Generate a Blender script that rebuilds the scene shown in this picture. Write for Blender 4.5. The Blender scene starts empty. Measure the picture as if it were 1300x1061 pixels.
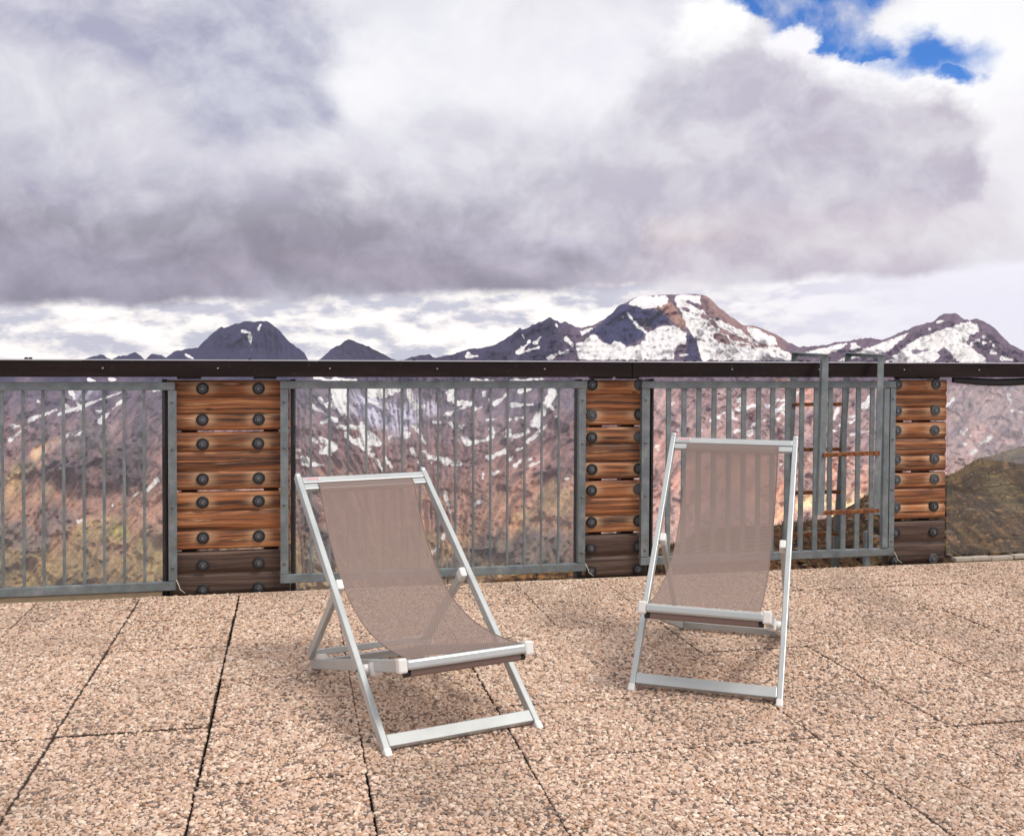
import bpy, bmesh, math, random
import numpy as np
from mathutils import Vector, Matrix
random.seed(7); RNG = np.random.default_rng(11)
S = bpy.context.scene; C = S.collection
PI = math.pi

# ------------------------------------------------------------------ camera
F, PITCH, ROLL, H, YAW = 1299.5, .02613, .0048, 1.2697, .21188
CX, CY = 650.0, 486.0
def to_t(v): return np.array([v[0]*math.cos(YAW)+v[1]*math.sin(YAW), -v[0]*math.sin(YAW)+v[1]*math.cos(YAW), v[2]])
_f = np.array([0, math.cos(PITCH), -math.sin(PITCH)]); _r = np.array([1., 0, 0]); _u = np.cross(_r, _f)
RIGHT = to_t(math.cos(ROLL)*_r + math.sin(ROLL)*_u); UP = to_t(-math.sin(ROLL)*_r + math.cos(ROLL)*_u); FWD = to_t(_f)
EYE = np.array([0, 0, H])
def at(x, y, depth):
    """world points for photo coordinates at a real distance (arrays allowed)"""
    x = np.asarray(x, float); y = np.asarray(y, float); d = np.asarray(depth, float)
    return EYE + (FWD + ((x-CX)/F)[..., None]*RIGHT - ((y-CY)/F)[..., None]*UP)*d[..., None]
cam = bpy.data.cameras.new('camera'); co = bpy.data.objects.new('camera', cam); C.objects.link(co)
M = Matrix.Identity(4)
for i in range(3): M[i][0], M[i][1], M[i][2], M[i][3] = RIGHT[i], UP[i], -FWD[i], EYE[i]
co.matrix_world = M
cam.sensor_fit = 'HORIZONTAL'; cam.sensor_width = 36; cam.lens = F/1300*36
cam.shift_y = -(530.5-CY)/1300; cam.clip_start = .05; cam.clip_end = 80000
S.camera = co
S.view_settings.view_transform = 'Standard'; S.view_settings.look = 'None'; S.view_settings.exposure = .1; S.view_settings.gamma = 1

def lin(r, g, b, k=1.0):
    def f(c):
        c /= 255.
        return c/12.92 if c <= .04045 else ((c+.055)/1.055)**2.4
    return (f(r)*k, f(g)*k, f(b)*k)

# ------------------------------------------------------------------ numpy noise
def _hash(ix, iy, seed):
    n = (ix.astype(np.int64)*374761393 + iy.astype(np.int64)*668265263 + seed*2147483647) & 0xffffffff
    n = ((n ^ (n >> 13))*1274126177) & 0xffffffff
    return ((n ^ (n >> 16)) & 0xffffff)/float(0xffffff)
def vnoise(x, y, seed=0):
    ix = np.floor(x); iy = np.floor(y); fx = x-ix; fy = y-iy
    fx = fx*fx*fx*(fx*(fx*6-15)+10); fy = fy*fy*fy*(fy*(fy*6-15)+10)
    a, b, c, d = _hash(ix, iy, seed), _hash(ix+1, iy, seed), _hash(ix, iy+1, seed), _hash(ix+1, iy+1, seed)
    return (a+(b-a)*fx)*(1-fy)+(c+(d-c)*fx)*fy
def fbm(x, y, oct=5, seed=0, ridged=False):
    s = 0; a = .5; t = 0
    for i in range(oct):
        n = vnoise(x*2**i+17.3*i, y*2**i-9.1*i, seed+i)
        if ridged: n = 1-abs(2*n-1)
        s = s+a*n; t += a; a *= .5
    return s/t
def sstep(a, b, x):
    t = np.clip((x-a)/(b-a), 0, 1); return t*t*(3-2*t)

# ------------------------------------------------------------------ node helpers
class NT:
    def __init__(s, tree): s.t = tree; s.t.nodes.clear()
    def n(s, typ, ins=None, **kw):
        nd = s.t.nodes.new(typ)
        for k, v in kw.items(): setattr(nd, k, v)
        if ins:
            for k, v in ins.items():
                sock = nd.inputs[k]
                if isinstance(v, bpy.types.NodeSocket): s.t.links.new(v, sock)
                else: sock.default_value = v
        return nd
    def math(s, op, a, b=0.0, clamp=False):
        if op == 'MULTIPLY_ADD': op = 'MULTIPLY'
        nd = s.n('ShaderNodeMath', {0: a, 1: b}, operation=op); nd.use_clamp = clamp; return nd.outputs[0]
    def mix(s, f, a, b, blend='MIX'):
        nd = s.n('ShaderNodeMix', data_type='RGBA', blend_type=blend)
        for k, v in ((0, f), (6, a), (7, b)):
            if isinstance(v, bpy.types.NodeSocket): s.t.links.new(v, nd.inputs[k])
            else: nd.inputs[k].default_value = v if k == 0 else (*v[:3], 1)
        return nd.outputs[2]
    def ramp(s, f, stops, interp='LINEAR'):
        nd = s.n('ShaderNodeValToRGB', {0: f}); cr = nd.color_ramp; cr.interpolation = interp
        while len(cr.elements) < len(stops): cr.elements.new(.5)
        for e, (p, c) in zip(cr.elements, stops): e.position = p; e.color = (*c[:3], 1)
        return nd.outputs[0]
    def noise(s, vec, scale, detail=4, rough=.55, dist=0.0):
        return s.n('ShaderNodeTexNoise', {'Vector': vec, 'Scale': scale, 'Detail': detail, 'Roughness': rough, 'Distortion': dist}).outputs[0]
    def mapr(s, v, a, b, c=0.0, d=1.0):
        return s.n('ShaderNodeMapRange', {0: v, 1: a, 2: b, 3: c, 4: d}).outputs[0]
    def scale(s, vec, x, y, z):
        return s.n('ShaderNodeVectorMath', {0: vec, 1: (x, y, z)}, operation='MULTIPLY').outputs[0]
    def bump(s, h, st, dist):
        return s.n('ShaderNodeBump', {'Height': h, 'Strength': st, 'Distance': dist}).outputs[0]
def mat(name):
    m = bpy.data.materials.new(name); m.use_nodes = True; return m, NT(m.node_tree)
def finish(k, sh): k.n('ShaderNodeOutputMaterial', {'Surface': sh})
def princ(k, col, rough=.6, metal=0.0, normal=None, spec=.5):
    ins = {'Base Color': col if isinstance(col, bpy.types.NodeSocket) else (*col[:3], 1), 'Roughness': rough, 'Metallic': metal, 'Specular IOR Level': spec}
    if normal is not None: ins['Normal'] = normal
    return k.n('ShaderNodeBsdfPrincipled', ins).outputs[0]
def simple(name, col, rough=.5, metal=0.0, var=.15, sc=30, spec=.5):
    m, k = mat(name); oc = k.n('ShaderNodeTexCoord').outputs['Object']
    n = k.noise(oc, sc, 5)
    c = k.mix(n, tuple(x*(1-var) for x in col), tuple(min(1, x*(1+var)) for x in col))
    r = k.mapr(n, .3, .7, rough*.8, min(1, rough*1.2))
    finish(k, princ(k, c, r, metal, k.bump(n, .15, .002), spec)); return m

# ------------------------------------------------------------------ materials
M_ALU = simple('anodised aluminium', (.50, .525, .515), .40, .35, .13, 9)
M_WHITE = simple('white plastic', (.78, .76, .72), .45, 0, .05, 30)
M_BLACK = simple('black rubber', (.018, .017, .018), .6, 0, .3, 40)
M_BOLTW = simple('worn rubber', (.085, .085, .088), .7, 0, .35, 60)
M_STEEL = simple('bolt steel', (.16, .17, .18), .45, .5, .3, 60)
M_RAIL_TOP = simple('rail cap', (.55, .55, .57), .4, .3, .1, 5)
M_STUD = simple('stud', (.30, .28, .26), .4, .4, .1, 5)
M_CONC = simple('edge concrete', (.44, .34, .23), .9, 0, .35, 14)
M_WIRE = simple('pale wire', (.6, .56, .45), .6, 0, .1, 30)
M_STICK = simple('label white', (.72, .68, .68), .5, 0, .03, 30)
M_RED = simple('label red', (.62, .22, .23), .5, 0, .1, 30)

def m_galv():
    m, k = mat('galvanised steel'); oc = k.n('ShaderNodeTexCoord').outputs['Object']
    v = k.n('ShaderNodeTexVoronoi', {'Vector': oc, 'Scale': 90.0}).outputs['Color']
    n = k.noise(oc, 9, 6, .65); n2 = k.noise(k.scale(oc, 1, 1, .25), 55, 4, .6)
    c = k.ramp(n, [(.25, (.115, .135, .142)), (.5, (.195, .224, .230)), (.75, (.31, .34, .342))])
    c = k.mix(.10, c, v, 'OVERLAY')
    st = k.mapr(n2, .6, .74); c = k.mix(k.math('MULTIPLY', st, .35), c, (.17, .12, .07))
    finish(k, princ(k, c, k.mapr(n, .3, .7, .48, .68), .2, k.bump(n2, .2, .002))); return m
M_GALV = m_galv()
def m_rust():
    m, k = mat('rusty steel'); oc = k.n('ShaderNodeTexCoord').outputs['Object']
    n = k.noise(oc, 40, 6, .65)
    c = k.ramp(n, [(.3, (.05, .022, .013)), (.48, (.19, .065, .022)), (.62, (.34, .14, .05)), (.75, (.35, .27, .2))])
    finish(k, princ(k, c, .85, .1, k.bump(n, .4, .003))); return m
M_RUST = m_rust()
def m_rail():
    m, k = mat('brown painted rail'); oc = k.n('ShaderNodeTexCoord').outputs['Object']
    n = k.noise(k.scale(oc, .35, 1, 3), 6, 6, .65); n2 = k.noise(oc, 40, 4)
    c = k.ramp(n, [(.3, (.011, .007, .007)), (.55, (.019, .0115, .011)), (.78, (.034, .021, .018))])
    c = k.mix(k.math('MULTIPLY', k.mapr(n2, .6, .8), .3), c, (.1, .08, .075))
    finish(k, princ(k, c, .75, 0, k.bump(n, .1, .002), .2)); return m
M_RAIL = m_rail()
def m_wood():
    m, k = mat('weathered larch'); oc = k.n('ShaderNodeTexCoord').outputs['Object']
    info = k.n('ShaderNodeObjectInfo').outputs['Random']
    off = k.n('ShaderNodeCombineXYZ', {0: k.math('MULTIPLY', info, 37.0), 1: k.math('MULTIPLY', info, 11.0), 2: k.math('MULTIPLY', info, 23.0)}).outputs[0]
    p = k.n('ShaderNodeVectorMath', {0: oc, 1: off}, operation='ADD').outputs[0]
    warp = k.noise(k.scale(p, 2, 2, 6), 1.2, 3)
    pw = k.n('ShaderNodeVectorMath', {0: p, 1: k.n('ShaderNodeCombineXYZ', {2: k.math('MULTIPLY', warp, .035)}).outputs[0]}, operation='ADD').outputs[0]
    g1 = k.noise(k.scale(pw, 1.1, 1.3, 46), 1.0, 8, .68)
    g2 = k.noise(k.scale(pw, 3.0, 3, 170), 1.0, 5, .7)
    g3 = k.noise(k.scale(p, 1.1, 1, 9), 1.3, 3, .5)
    base = k.ramp(g1, [(.30, (.022, .010, .006)), (.40, (.085, .030, .011)), (.48, (.25, .084, .027)), (.56, (.47, .165, .050)), (.67, (.64, .32, .14))])
    c = k.mix(k.math('MULTIPLY', k.mapr(g2, .5, .68), .75), base, (.022, .012, .009))
    c = k.mix(k.math('MULTIPLY', k.mapr(g3, .56, .72), .45), c, (.04, .017, .010))
    # knots
    kv = k.n('ShaderNodeTexVoronoi', {'Vector': k.scale(p, 4.2, 4.2, 9.5), 'Scale': 1.0}).outputs['Distance']
    c = k.mix(k.math('MULTIPLY', k.mapr(kv, .10, .05), .85), c, (.05, .018, .008))
    hal = k.n('ShaderNodeAttribute', attribute_name='halo').outputs['Fac']
    hn = k.math('ADD', hal, k.math('MULTIPLY', k.math('SUBTRACT', g2, .5), .9), True)
    c = k.mix(k.math('MULTIPLY', hn, .85), c, (.72, .46, .26))
    gv = k.n('ShaderNodeAttribute', attribute_name='groove').outputs['Fac']; c = k.mix(k.math('MULTIPLY', gv, .85), c, (.018, .009, .007))
    g4 = k.noise(k.scale(p, 2.2, 1, 260), 1.0, 3, .6); c = k.mix(k.math('MULTIPLY', k.mapr(g4, .60, .68), .8), c, (.014, .008, .006))
    g5 = k.noise(k.scale(p, 3.5, 1, 60), 1.0, 4, .6); c = k.mix(k.math('MULTIPLY', k.mapr(g5, .60, .70), .55), c, (.80, .50, .27))
    gr = k.n('ShaderNodeAttribute', attribute_name='grey').outputs['Fac']
    greyc = k.ramp(g1, [(.3, (.024, .014, .011)), (.5, (.088, .050, .034)), (.7, (.20, .125, .09))])
    greyc = k.mix(k.math('MULTIPLY', k.mapr(g2, .5, .68), .6), greyc, (.018, .013, .012))
    c = k.mix(gr, c, greyc)
    finish(k, princ(k, c, .62, 0, k.bump(k.math('ADD', g1, k.math('MULTIPLY', g2, .6)), .6, .006))); return m
M_WOOD = m_wood()
def m_fabric():
    m, k = mat('woven mesh sling')
    uv = k.n('ShaderNodeUVMap').outputs[0]; s = k.n('ShaderNodeSeparateXYZ', {0: uv})
    p = .0080
    def cell(o): 
        w = k.math('FRACT', k.math('DIVIDE', o, p)); return k.math('ABSOLUTE', k.math('SUBTRACT', w, .5))
    row = k.math('FLOOR', k.math('DIVIDE', s.outputs[1], p))
    shift = k.math('MULTIPLY', k.math('MODULO', row, 2.0), p*.5)
    a = cell(k.math('ADD', s.outputs[0], shift)); b = cell(s.outputs[1])
    hole = k.math('MULTIPLY', k.math('LESS_THAN', a, .21), k.math('LESS_THAN', b, .19))
    n = k.noise(k.scale(uv, 1, 1.7, 1), 330.0, 2)
    n2 = k.noise(k.scale(uv, 1, 4, 1), 14.0, 4)
    c = k.mix(n, (.24, .18, .158), (.54, .43, .39))
    c = k.mix(k.math('MULTIPLY', n2, .25), c, (.48, .365, .32))
    thr = k.math('MULTIPLY', k.math('LESS_THAN', a, .36), k.math('LESS_THAN', b, .34))       # sunken yarn round each opening
    c = k.mix(k.math('MULTIPLY', thr, .45), c, (.15, .098, .084))
    bs = k.n('ShaderNodeBsdfDiffuse', {'Color': c}).outputs[0]; tl = k.n('ShaderNodeBsdfTranslucent', {'Color': c}).outputs[0]
    body = k.n('ShaderNodeMixShader', {0: .35, 1: bs, 2: tl}).outputs[0]
    tr = k.n('ShaderNodeBsdfTransparent').outputs[0]
    finish(k, k.n('ShaderNodeMixShader', {0: hole, 1: body, 2: tr}).outputs[0]); return m
M_FAB = m_fabric()
M_HEM = simple('sling hem', (.25, .175, .15), .9, 0, .5, 300)
def m_glass():
    m, k = mat('thin pane'); oc = k.n('ShaderNodeTexCoord').outputs['Object']
    fr = k.n('ShaderNodeFresnel', {'IOR': 1.45}).outputs[0]
    tr = k.n('ShaderNodeBsdfTransparent', {'Color': (.955, .965, .96, 1)}).outputs[0]
    gl = k.n('ShaderNodeBsdfGlossy', {'Color': (1, 1, 1, 1), 'Roughness': .02}).outputs[0]
    df = k.n('ShaderNodeBsdfDiffuse', {'Color': (.8, .78, .76, 1)}).outputs[0]
    d = k.n('ShaderNodeMixShader', {0: k.mapr(k.noise(oc, 3, 6, .7), .35, .8, .015, .07), 1: tr, 2: df}).outputs[0]
    finish(k, k.n('ShaderNodeMixShader', {0: fr, 1: d, 2: gl}).outputs[0]); return m
M_GLASS = m_glass()

# ------------------------------------------------------------------ mesh helpers
def link(name, me, m, parent=None, bevel=0.0, smooth=False):
    o = bpy.data.objects.new(name, me); C.objects.link(o)
    if m: me.materials.append(m)
    if parent: o.parent = parent
    if smooth:
        for p in me.polygons: p.use_smooth = True
    if bevel:
        b = o.modifiers.new('bevel', 'BEVEL'); b.width = bevel; b.segments = 2; b.limit_method = 'ANGLE'
    return o
def add_box(bm, c, ax, half):
    """oriented box: centre, three unit axes, half sizes"""
    c = Vector(c); ax = [Vector(a).normalized() for a in ax]
    vs = []
    for i in (-1, 1):
        for j in (-1, 1):
            for k in (-1, 1):
                vs.append(bm.verts.new(c+ax[0]*half[0]*i+ax[1]*half[1]*j+ax[2]*half[2]*k))
    for f in ((0, 1, 3, 2), (4, 6, 7, 5), (0, 4, 5, 1), (2, 3, 7, 6), (0, 2, 6, 4), (1, 5, 7, 3)):
        bm.faces.new([vs[i] for i in f])
def add_aabb(bm, x0, x1, y0, y1, z0, z1):
    add_box(bm, ((x0+x1)/2, (y0+y1)/2, (z0+z1)/2), ((1, 0, 0), (0, 1, 0), (0, 0, 1)), (abs(x1-x0)/2, abs(y1-y0)/2, abs(z1-z0)/2))
def bar_mesh(bm, a, b, side, w, d):
    """bar from a to b, width w along side, depth d across"""
    a, b = Vector(a), Vector(b); ax = (b-a).normalized(); s = Vector(side); s = (s-ax*s.dot(ax)).normalized(); t = ax.cross(s)
    add_box(bm, (a+b)/2, (ax, s, t), ((b-a).length/2, w/2, d/2))
def add_tube(bm, pts, r, seg=10, cap=True):
    pts = [Vector(p) for p in pts]; rings = []
    up = Vector((0, 0, 1))
    for i, p in enumerate(pts):
        t = (pts[min(i+1, len(pts)-1)]-pts[max(i-1, 0)]).normalized()
        s = t.cross(up) if abs(t.dot(up)) < .95 else t.cross(Vector((1, 0, 0)))
        s.normalize(); q = s.cross(t)
        rings.append([bm.verts.new(p+(s*math.cos(a)+q*math.sin(a))*r) for a in [2*PI*j/seg for j in range(seg)]])
    for r0, r1 in zip(rings, rings[1:]):
        for j in range(seg): bm.faces.new((r0[j], r0[(j+1) % seg], r1[(j+1) % seg], r1[j]))
    if cap: bm.faces.new(rings[0][::-1]); bm.faces.new(rings[-1])
def done(bm, name):
    bmesh.ops.recalc_face_normals(bm, faces=bm.faces); me = bpy.data.meshes.new(name); bm.to_mesh(me); bm.free(); return me
def part(name, m, parent, fn, bevel=0.0, smooth=False):
    bm = bmesh.new(); fn(bm); return link(name, done(bm, name), m, parent, bevel, smooth)
def pbox(name, m, parent, x0, x1, y0, y1, z0, z1, bevel=.002):
    return part(name, m, parent, lambda bm: add_aabb(bm, x0, x1, y0, y1, z0, z1), bevel)
def thing(name, label, cat, loc=(0, 0, 0), rz=0, group=None):
    o = bpy.data.objects.new(name, None); C.objects.link(o); o.location = loc; o.rotation_euler = (0, 0, rz); o.empty_display_size = .2
    return tag(o, label, cat, group)
def tag(o, label, cat=None, group=None, kind=None):
    o['label'] = label
    if cat: o['category'] = cat
    if group: o['group'] = group
    if kind: o['kind'] = kind
    return o
def grid_mesh(name, P):
    r, c = P.shape[:2]
    idx = np.arange(r*c).reshape(r, c)
    q = np.stack([idx[:-1, :-1], idx[:-1, 1:], idx[1:, 1:], idx[1:, :-1]], -1).reshape(-1, 4)
    me = bpy.data.meshes.new(name)
    me.vertices.add(r*c); me.vertices.foreach_set('co', P.reshape(-1).astype(np.float32))
    me.loops.add(q.size); me.loops.foreach_set('vertex_index', q.reshape(-1).astype(np.int32))
    me.polygons.add(len(q)); me.polygons.foreach_set('loop_start', np.arange(0, q.size, 4, dtype=np.int32))
    try: me.polygons.foreach_set('loop_total', np.full(len(q), 4, dtype=np.int32))
    except Exception: pass
    me.update(); me.validate()
    me.polygons.foreach_set('use_smooth', np.ones(len(q), dtype=bool))
    return me
def fattr(me, name, v):
    a = me.attributes.new(name, 'FLOAT', 'POINT'); a.data.foreach_set('value', v.reshape(-1).astype(np.float32))
def cattr(me, name, v):
    a = me.attributes.new(name, 'FLOAT_COLOR', 'POINT')
    a.data.foreach_set('color', np.concatenate([v.reshape(-1, 3), np.ones((v.size//3, 1))], 1).reshape(-1).astype(np.float32))

#@@TERRACE
# ------------------------------------------------------------------ terrace floor: washed aggregate slabs
U0, V0, SL = -.7775, 5.1129, .5
EDGE = V0+SL                                  # edge of the slabs below the fence
m, k = mat('cement between pebbles'); oc = k.n('ShaderNodeTexCoord').outputs['Object']
n = k.noise(oc, 60, 5, .7)
finish(k, princ(k, k.ramp(n, [(.3, (.10, .07, .052)), (.7, (.20, .145, .11))]), .95, 0, k.bump(n, .5, .004)))
M_CEM = m
m, k = mat('washed pebbles'); rnd = k.n('ShaderNodeObjectInfo').outputs['Random']
att = k.n('ShaderNodeAttribute', attribute_name='tone', attribute_type='INSTANCER').outputs['Fac']
pat = k.n('ShaderNodeAttribute', attribute_name='patch', attribute_type='INSTANCER').outputs['Fac']
oc = k.n('ShaderNodeTexCoord').outputs['Object']
c = k.ramp(att, [(0, (.11, .088, .085)), (.12, (.17, .13, .115)), (.20, (.38, .215, .125)), (.28, (.62, .44, .335)), (.42, (.46, .32, .27)), (.54, (.74, .56, .46)),
                 (.66, (.54, .40, .34)), (.79, (.88, .76, .66)), (.90, (.60, .36, .24)), (1, (.86, .77, .69))])
c = k.mix(k.math('MULTIPLY', k.noise(oc, 1.4, 3), .25), c, (.32, .22, .17))
c = k.mix(k.math('MULTIPLY', pat, .38), c, (.22, .165, .135))
c = k.mix(1.0, c, (1.07, 1.035, .945), 'MULTIPLY')
finish(k, princ(k, c, .7, 0)); M_PEB = m

bm = bmesh.new()
add_aabb(bm, -9, 9, -4, EDGE+.03, -.35, -.06)
slabs = []
for i in range(-9, 14):
    for j in range(-1, 14):
        u0 = U0+i*SL; v1 = V0-(j)*SL+0; v0 = v1-SL
        if v0 < -2: continue
        gap = .003
        gl = .006 if i in (0, 1) else .0018          # open joints left of the near chair
        dx = random.uniform(-.003, .003) if i in (0, 1) else random.uniform(-.0012, .0012)
        dz = random.uniform(-.0035, .0018)
        if j == -1: v1 = EDGE
        jo = (.004 if j in (0, 2, 4) else 0) if not (j == 0 and i > 2) else 0
        slabs.append((u0+gl+dx, u0+SL-gap+dx, v0+.0015, v1-.0015-(.0055 if ((j in (1, 3) and i < 2) or (j == 1 and i in (4, 5, 6)) or (j == 3 and i > 2)) else 0), dz, 0 if random.random() < .5 else 1))
        add_aabb(bm, u0+gl+dx, u0+SL-gap+dx, v0+gap, v1-gap, -.045, -.004+dz)
o = link('terrace_floor', done(bm, 'terrace_floor'), M_CEM); tag(o, 'terrace floor of square washed aggregate slabs', kind='structure')
# pebbles pressed into the slabs
pts, tone, scl, rot, pch = [], [], [], [], []
for (a0, a1, b0, b1, dz, jm) in slabs:
    if a1 < -2.6 or a0 > 6.3 or b1 < 1.6: continue
    st = .0082
    gx, gy = np.meshgrid(np.arange(a0+.004, a1-.002, st), np.arange(b0+.004, b1-.002, st*.9))
    gx = gx+((np.arange(gx.shape[0]) % 2)*st*.5)[:, None]
    gx = gx+RNG.uniform(-.45, .45, gx.shape)*st; gy = gy+RNG.uniform(-.45, .45, gx.shape)*st
    gx = np.clip(gx, a0+(.006 if a0 < .25 else .0042), a1-(.0055 if a0 < .25 else .0038)).ravel(); gy = np.clip(gy, b0+.0045, b1-.0045-.002*jm).ravel()
    keep = RNG.random(gx.size) > .10
    gx, gy = gx[keep], gy[keep]; n_ = gx.size
    s_ = np.clip(RNG.lognormal(0, .32, n_), .5, 1.8)*.0050
    pts.append(np.stack([gx, gy, np.full(n_, dz-.0036)+RNG.uniform(-.0021, .0021, n_)], 1))
    tone.append(np.clip(RNG.random(n_)*.97+.03+random.uniform(-.05, .05), 0, 1)); tint = random.uniform(0, .5)
    scl.append(np.stack([s_*RNG.uniform(1.0, 1.5, n_), s_*RNG.uniform(.75, 1.05, n_), s_*RNG.uniform(.55, .85, n_)], 1))
    rot.append(np.stack([RNG.uniform(-.35, .35, n_), RNG.uniform(-.35, .35, n_), RNG.uniform(0, 6.28, n_)], 1))
    pb = fbm(gx*2.3+40, gy*2.3, 4, 5); pch.append(np.clip((pb-.52)*4, 0, 1)*.75+RNG.random(n_)*.12+tint*.5)
pts, tone, scl, rot, pch = map(np.concatenate, (pts, tone, scl, rot, pch))
me = bpy.data.meshes.new('pebble_surface'); me.vertices.add(len(pts)); me.vertices.foreach_set('co', pts.reshape(-1).astype(np.float32)); me.update()
fattr(me, 'tone', tone); fattr(me, 'patch', pch)
for nm, v in (('scl', scl), ('rot', rot)):
    a = me.attributes.new(nm, 'FLOAT_VECTOR', 'POINT'); a.data.foreach_set('vector', v.reshape(-1).astype(np.float32))
po = link('pebble_surface', me, M_PEB); tag(po, 'pale tan and pink pebbles pressed into the slab tops', kind='stuff')
g = bpy.data.node_groups.new('pebbles', 'GeometryNodeTree')
g.interface.new_socket('Geometry', in_out='INPUT', socket_type='NodeSocketGeometry'); g.interface.new_socket('Geometry', in_out='OUTPUT', socket_type='NodeSocketGeometry')
gi = g.nodes.new('NodeGroupInput'); go = g.nodes.new('NodeGroupOutput')
ico = g.nodes.new('GeometryNodeMeshIcoSphere'); ico.inputs['Radius'].default_value = 1; ico.inputs['Subdivisions'].default_value = 2
sm = g.nodes.new('GeometryNodeSetShadeSmooth'); smt = g.nodes.new('GeometryNodeSetMaterial'); smt.inputs['Material'].default_value = M_PEB
iop = g.nodes.new('GeometryNodeInstanceOnPoints')
def nat(nm, t='FLOAT_VECTOR'):
    a = g.nodes.new('GeometryNodeInputNamedAttribute'); a.data_type = t; a.inputs['Name'].default_value = nm; return a.outputs['Attribute']
L = g.links.new
L(ico.outputs['Mesh'], sm.inputs[0]); L(sm.outputs[0], smt.inputs[0]); L(smt.outputs[0], iop.inputs['Instance'])
L(gi.outputs[0], iop.inputs['Points']); L(nat('scl'), iop.inputs['Scale']); L(nat('rot'), iop.inputs['Rotation']); L(iop.outputs[0], go.inputs[0])
po.modifiers.new('pebbles', 'NODES').node_group = g
# concrete edge beam under the fence
o = link('edge_beam', done((lambda b: (add_aabb(b, -9, 9, EDGE+.004, EDGE+.055, -.45, -.012), b)[1])(bmesh.new()), 'edge_beam'), M_CONC, None, .004)
tag(o, 'tan concrete edge along the end of the terrace floor', kind='structure')
o = link('edge_kerb', done((lambda b: (add_aabb(b, -9, -.675, 5.674, 5.74, -.45, .012), b)[1])(bmesh.new()), 'edge_kerb'), M_CONC, None, .004); tag(o, 'tan concrete kerb below the left railing', kind='structure')
pr = random.Random(3)
def curb(bm):
    x = 4.07
    while x < 4.60:
        l = pr.uniform(.1, .2); add_box(bm, (x+l/2, EDGE+.075+.004*math.sin(x*9), .004+pr.uniform(-.004, .004)), ((1, .03, 0), (-.03, 1, 0), (0, 0, 1)), (l/2-.001, .025, .013)); x += l
tag(part('edging_stone', simple('pale edging', (.42, .37, .31), .9, 0, .35, 18), None, curb, .006), 'row of pale edging stone laid at the far right edge of the terrace', 'edging')

#@@FENCE
# ------------------------------------------------------------------ wooden infill panels
WV = 5.705
def lathe(bm, prof, c, axis='y', seg=20):
    rings = []
    for r, d in prof:
        rings.append([bm.verts.new((c[0]+r*math.cos(2*PI*j/seg), c[1]-d, c[2]+r*math.sin(2*PI*j/seg))) for j in range(seg)])
    for a, b in zip(rings, rings[1:]):
        for j in range(seg): bm.faces.new((a[j], a[(j+1) % seg], b[(j+1) % seg], b[j]))
    bm.faces.new(rings[-1])
def wood_panel(u0, u1, bu, bz, gaps, label, worn=.1, grey=None):
    root = thing('wooden_panel', label, 'panel', ((u0+u1)/2, WV, 0), 0, 'wooden panels in the railing')
    ox = (u0+u1)/2
    zs = [1.137]+gaps+[-.16]
    for q, (zt, zb) in enumerate(zip(zs, zs[1:])):
        # three squared boards with slightly rounded faces make one plank face
        nu, nz = 90, 54
        uu = np.linspace(u0-ox, u1-ox, nu); zz = np.linspace(zb+.004, zt-.004, nz)
        U, Z = np.meshgrid(uu, zz)
        t = (Z-zb)/(zt-zb)
        gr = np.abs(((t*3+.5+.05*(fbm(U*3+u0, Z*0+q, 3, 13)-.5)) % 1)-.5)                 # shallow dressed grooves
        Y = .016*np.clip(1-gr/.5, 0, 1)**5 + .005*(fbm(U*4+q*7+u0, Z*60, 3, 3)-.5)
        Y[0] += .012; Y[-1] += .012
        P = np.stack([U, Y, Z], -1)
        me = grid_mesh('plank', P)
        halo = np.zeros(U.shape)
        for b in bu:
            for z in bz:
                halo = np.maximum(halo, np.exp(-(((U+ox-b)/.062)**2+((Z-z)/.037)**2)**1.3))
        fattr(me, 'halo', halo*.9); fattr(me, 'groove', np.exp(-(gr/.035)**2)*((t > .12) & (t < .88))*np.clip(fbm(U*5+q*3, Z*3+u0, 3, 19)*2.2-.35, 0, 1))
        fattr(me, 'grey', np.full(U.shape, 1.0 if q == 3 else (grey or (0, .12, .05))[q]) * (1 if q == 3 else 1))
        o = link('plank', me, M_WOOD, root)
        s = o.modifiers.new('thickness', 'SOLIDIFY'); s.thickness = .07; s.offset = -1 if False else 1
        s.offset = -1
        if q == 3: o['label'] = 'grey weathered bottom plank'
    pbox('backing_post', M_BLACK, root, u0+.06-ox, u0+.14-ox, .075, .16, -.3, 1.12); pbox('backing_post', M_BLACK, root, u1-.14-ox, u1-.06-ox, .075, .16, -.3, 1.12)
    for i, z in enumerate(bz):
        for b in bu:
            if z < .0: continue
            o = part('bolt', M_BOLTW if random.random() < worn else M_BLACK, root, lambda bm: lathe(bm, [(.033, -.008), (.033, .006), (.030, .010), (.021, .011), (.020, .006), (.013, .006), (.013, .012), (.0115, .014)], (b-ox+random.uniform(-.002, .002), 0, z)), 0, False)
            part('washer', M_STEEL, o, lambda bm: lathe(bm, [(.0195, .0055), (.0195, .0075), (.0145, .0085), (.0145, .0062), (.010, .0145)], (b-ox, -.0005, z)))
    if u0 < 3:
        for a_, b_ in ((u0-.030, u0-.004), (u1+.004, u1+.032)): pbox('dark_gap_strip', M_BLACK, root, a_-ox, b_-ox, .004, .08, -.2, 1.137)  # black strips added in place of the dark gaps beside the panel
    for b in (u0+.11, u1-.13):
        pbox('bracket', M_BLACK, root, b-.06-ox, b+.06-ox, -.03, .05, 1.139, 1.157)
    return root
BZ = [1.088, .921, .79, .602, .477, .286, .139, .004]
wood_panel(-.646, -.012, (-.468, -.177), BZ, [.858, .537, .216], 'wide wooden panel left of the two deck chairs, both bolt columns fully showing')
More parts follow.
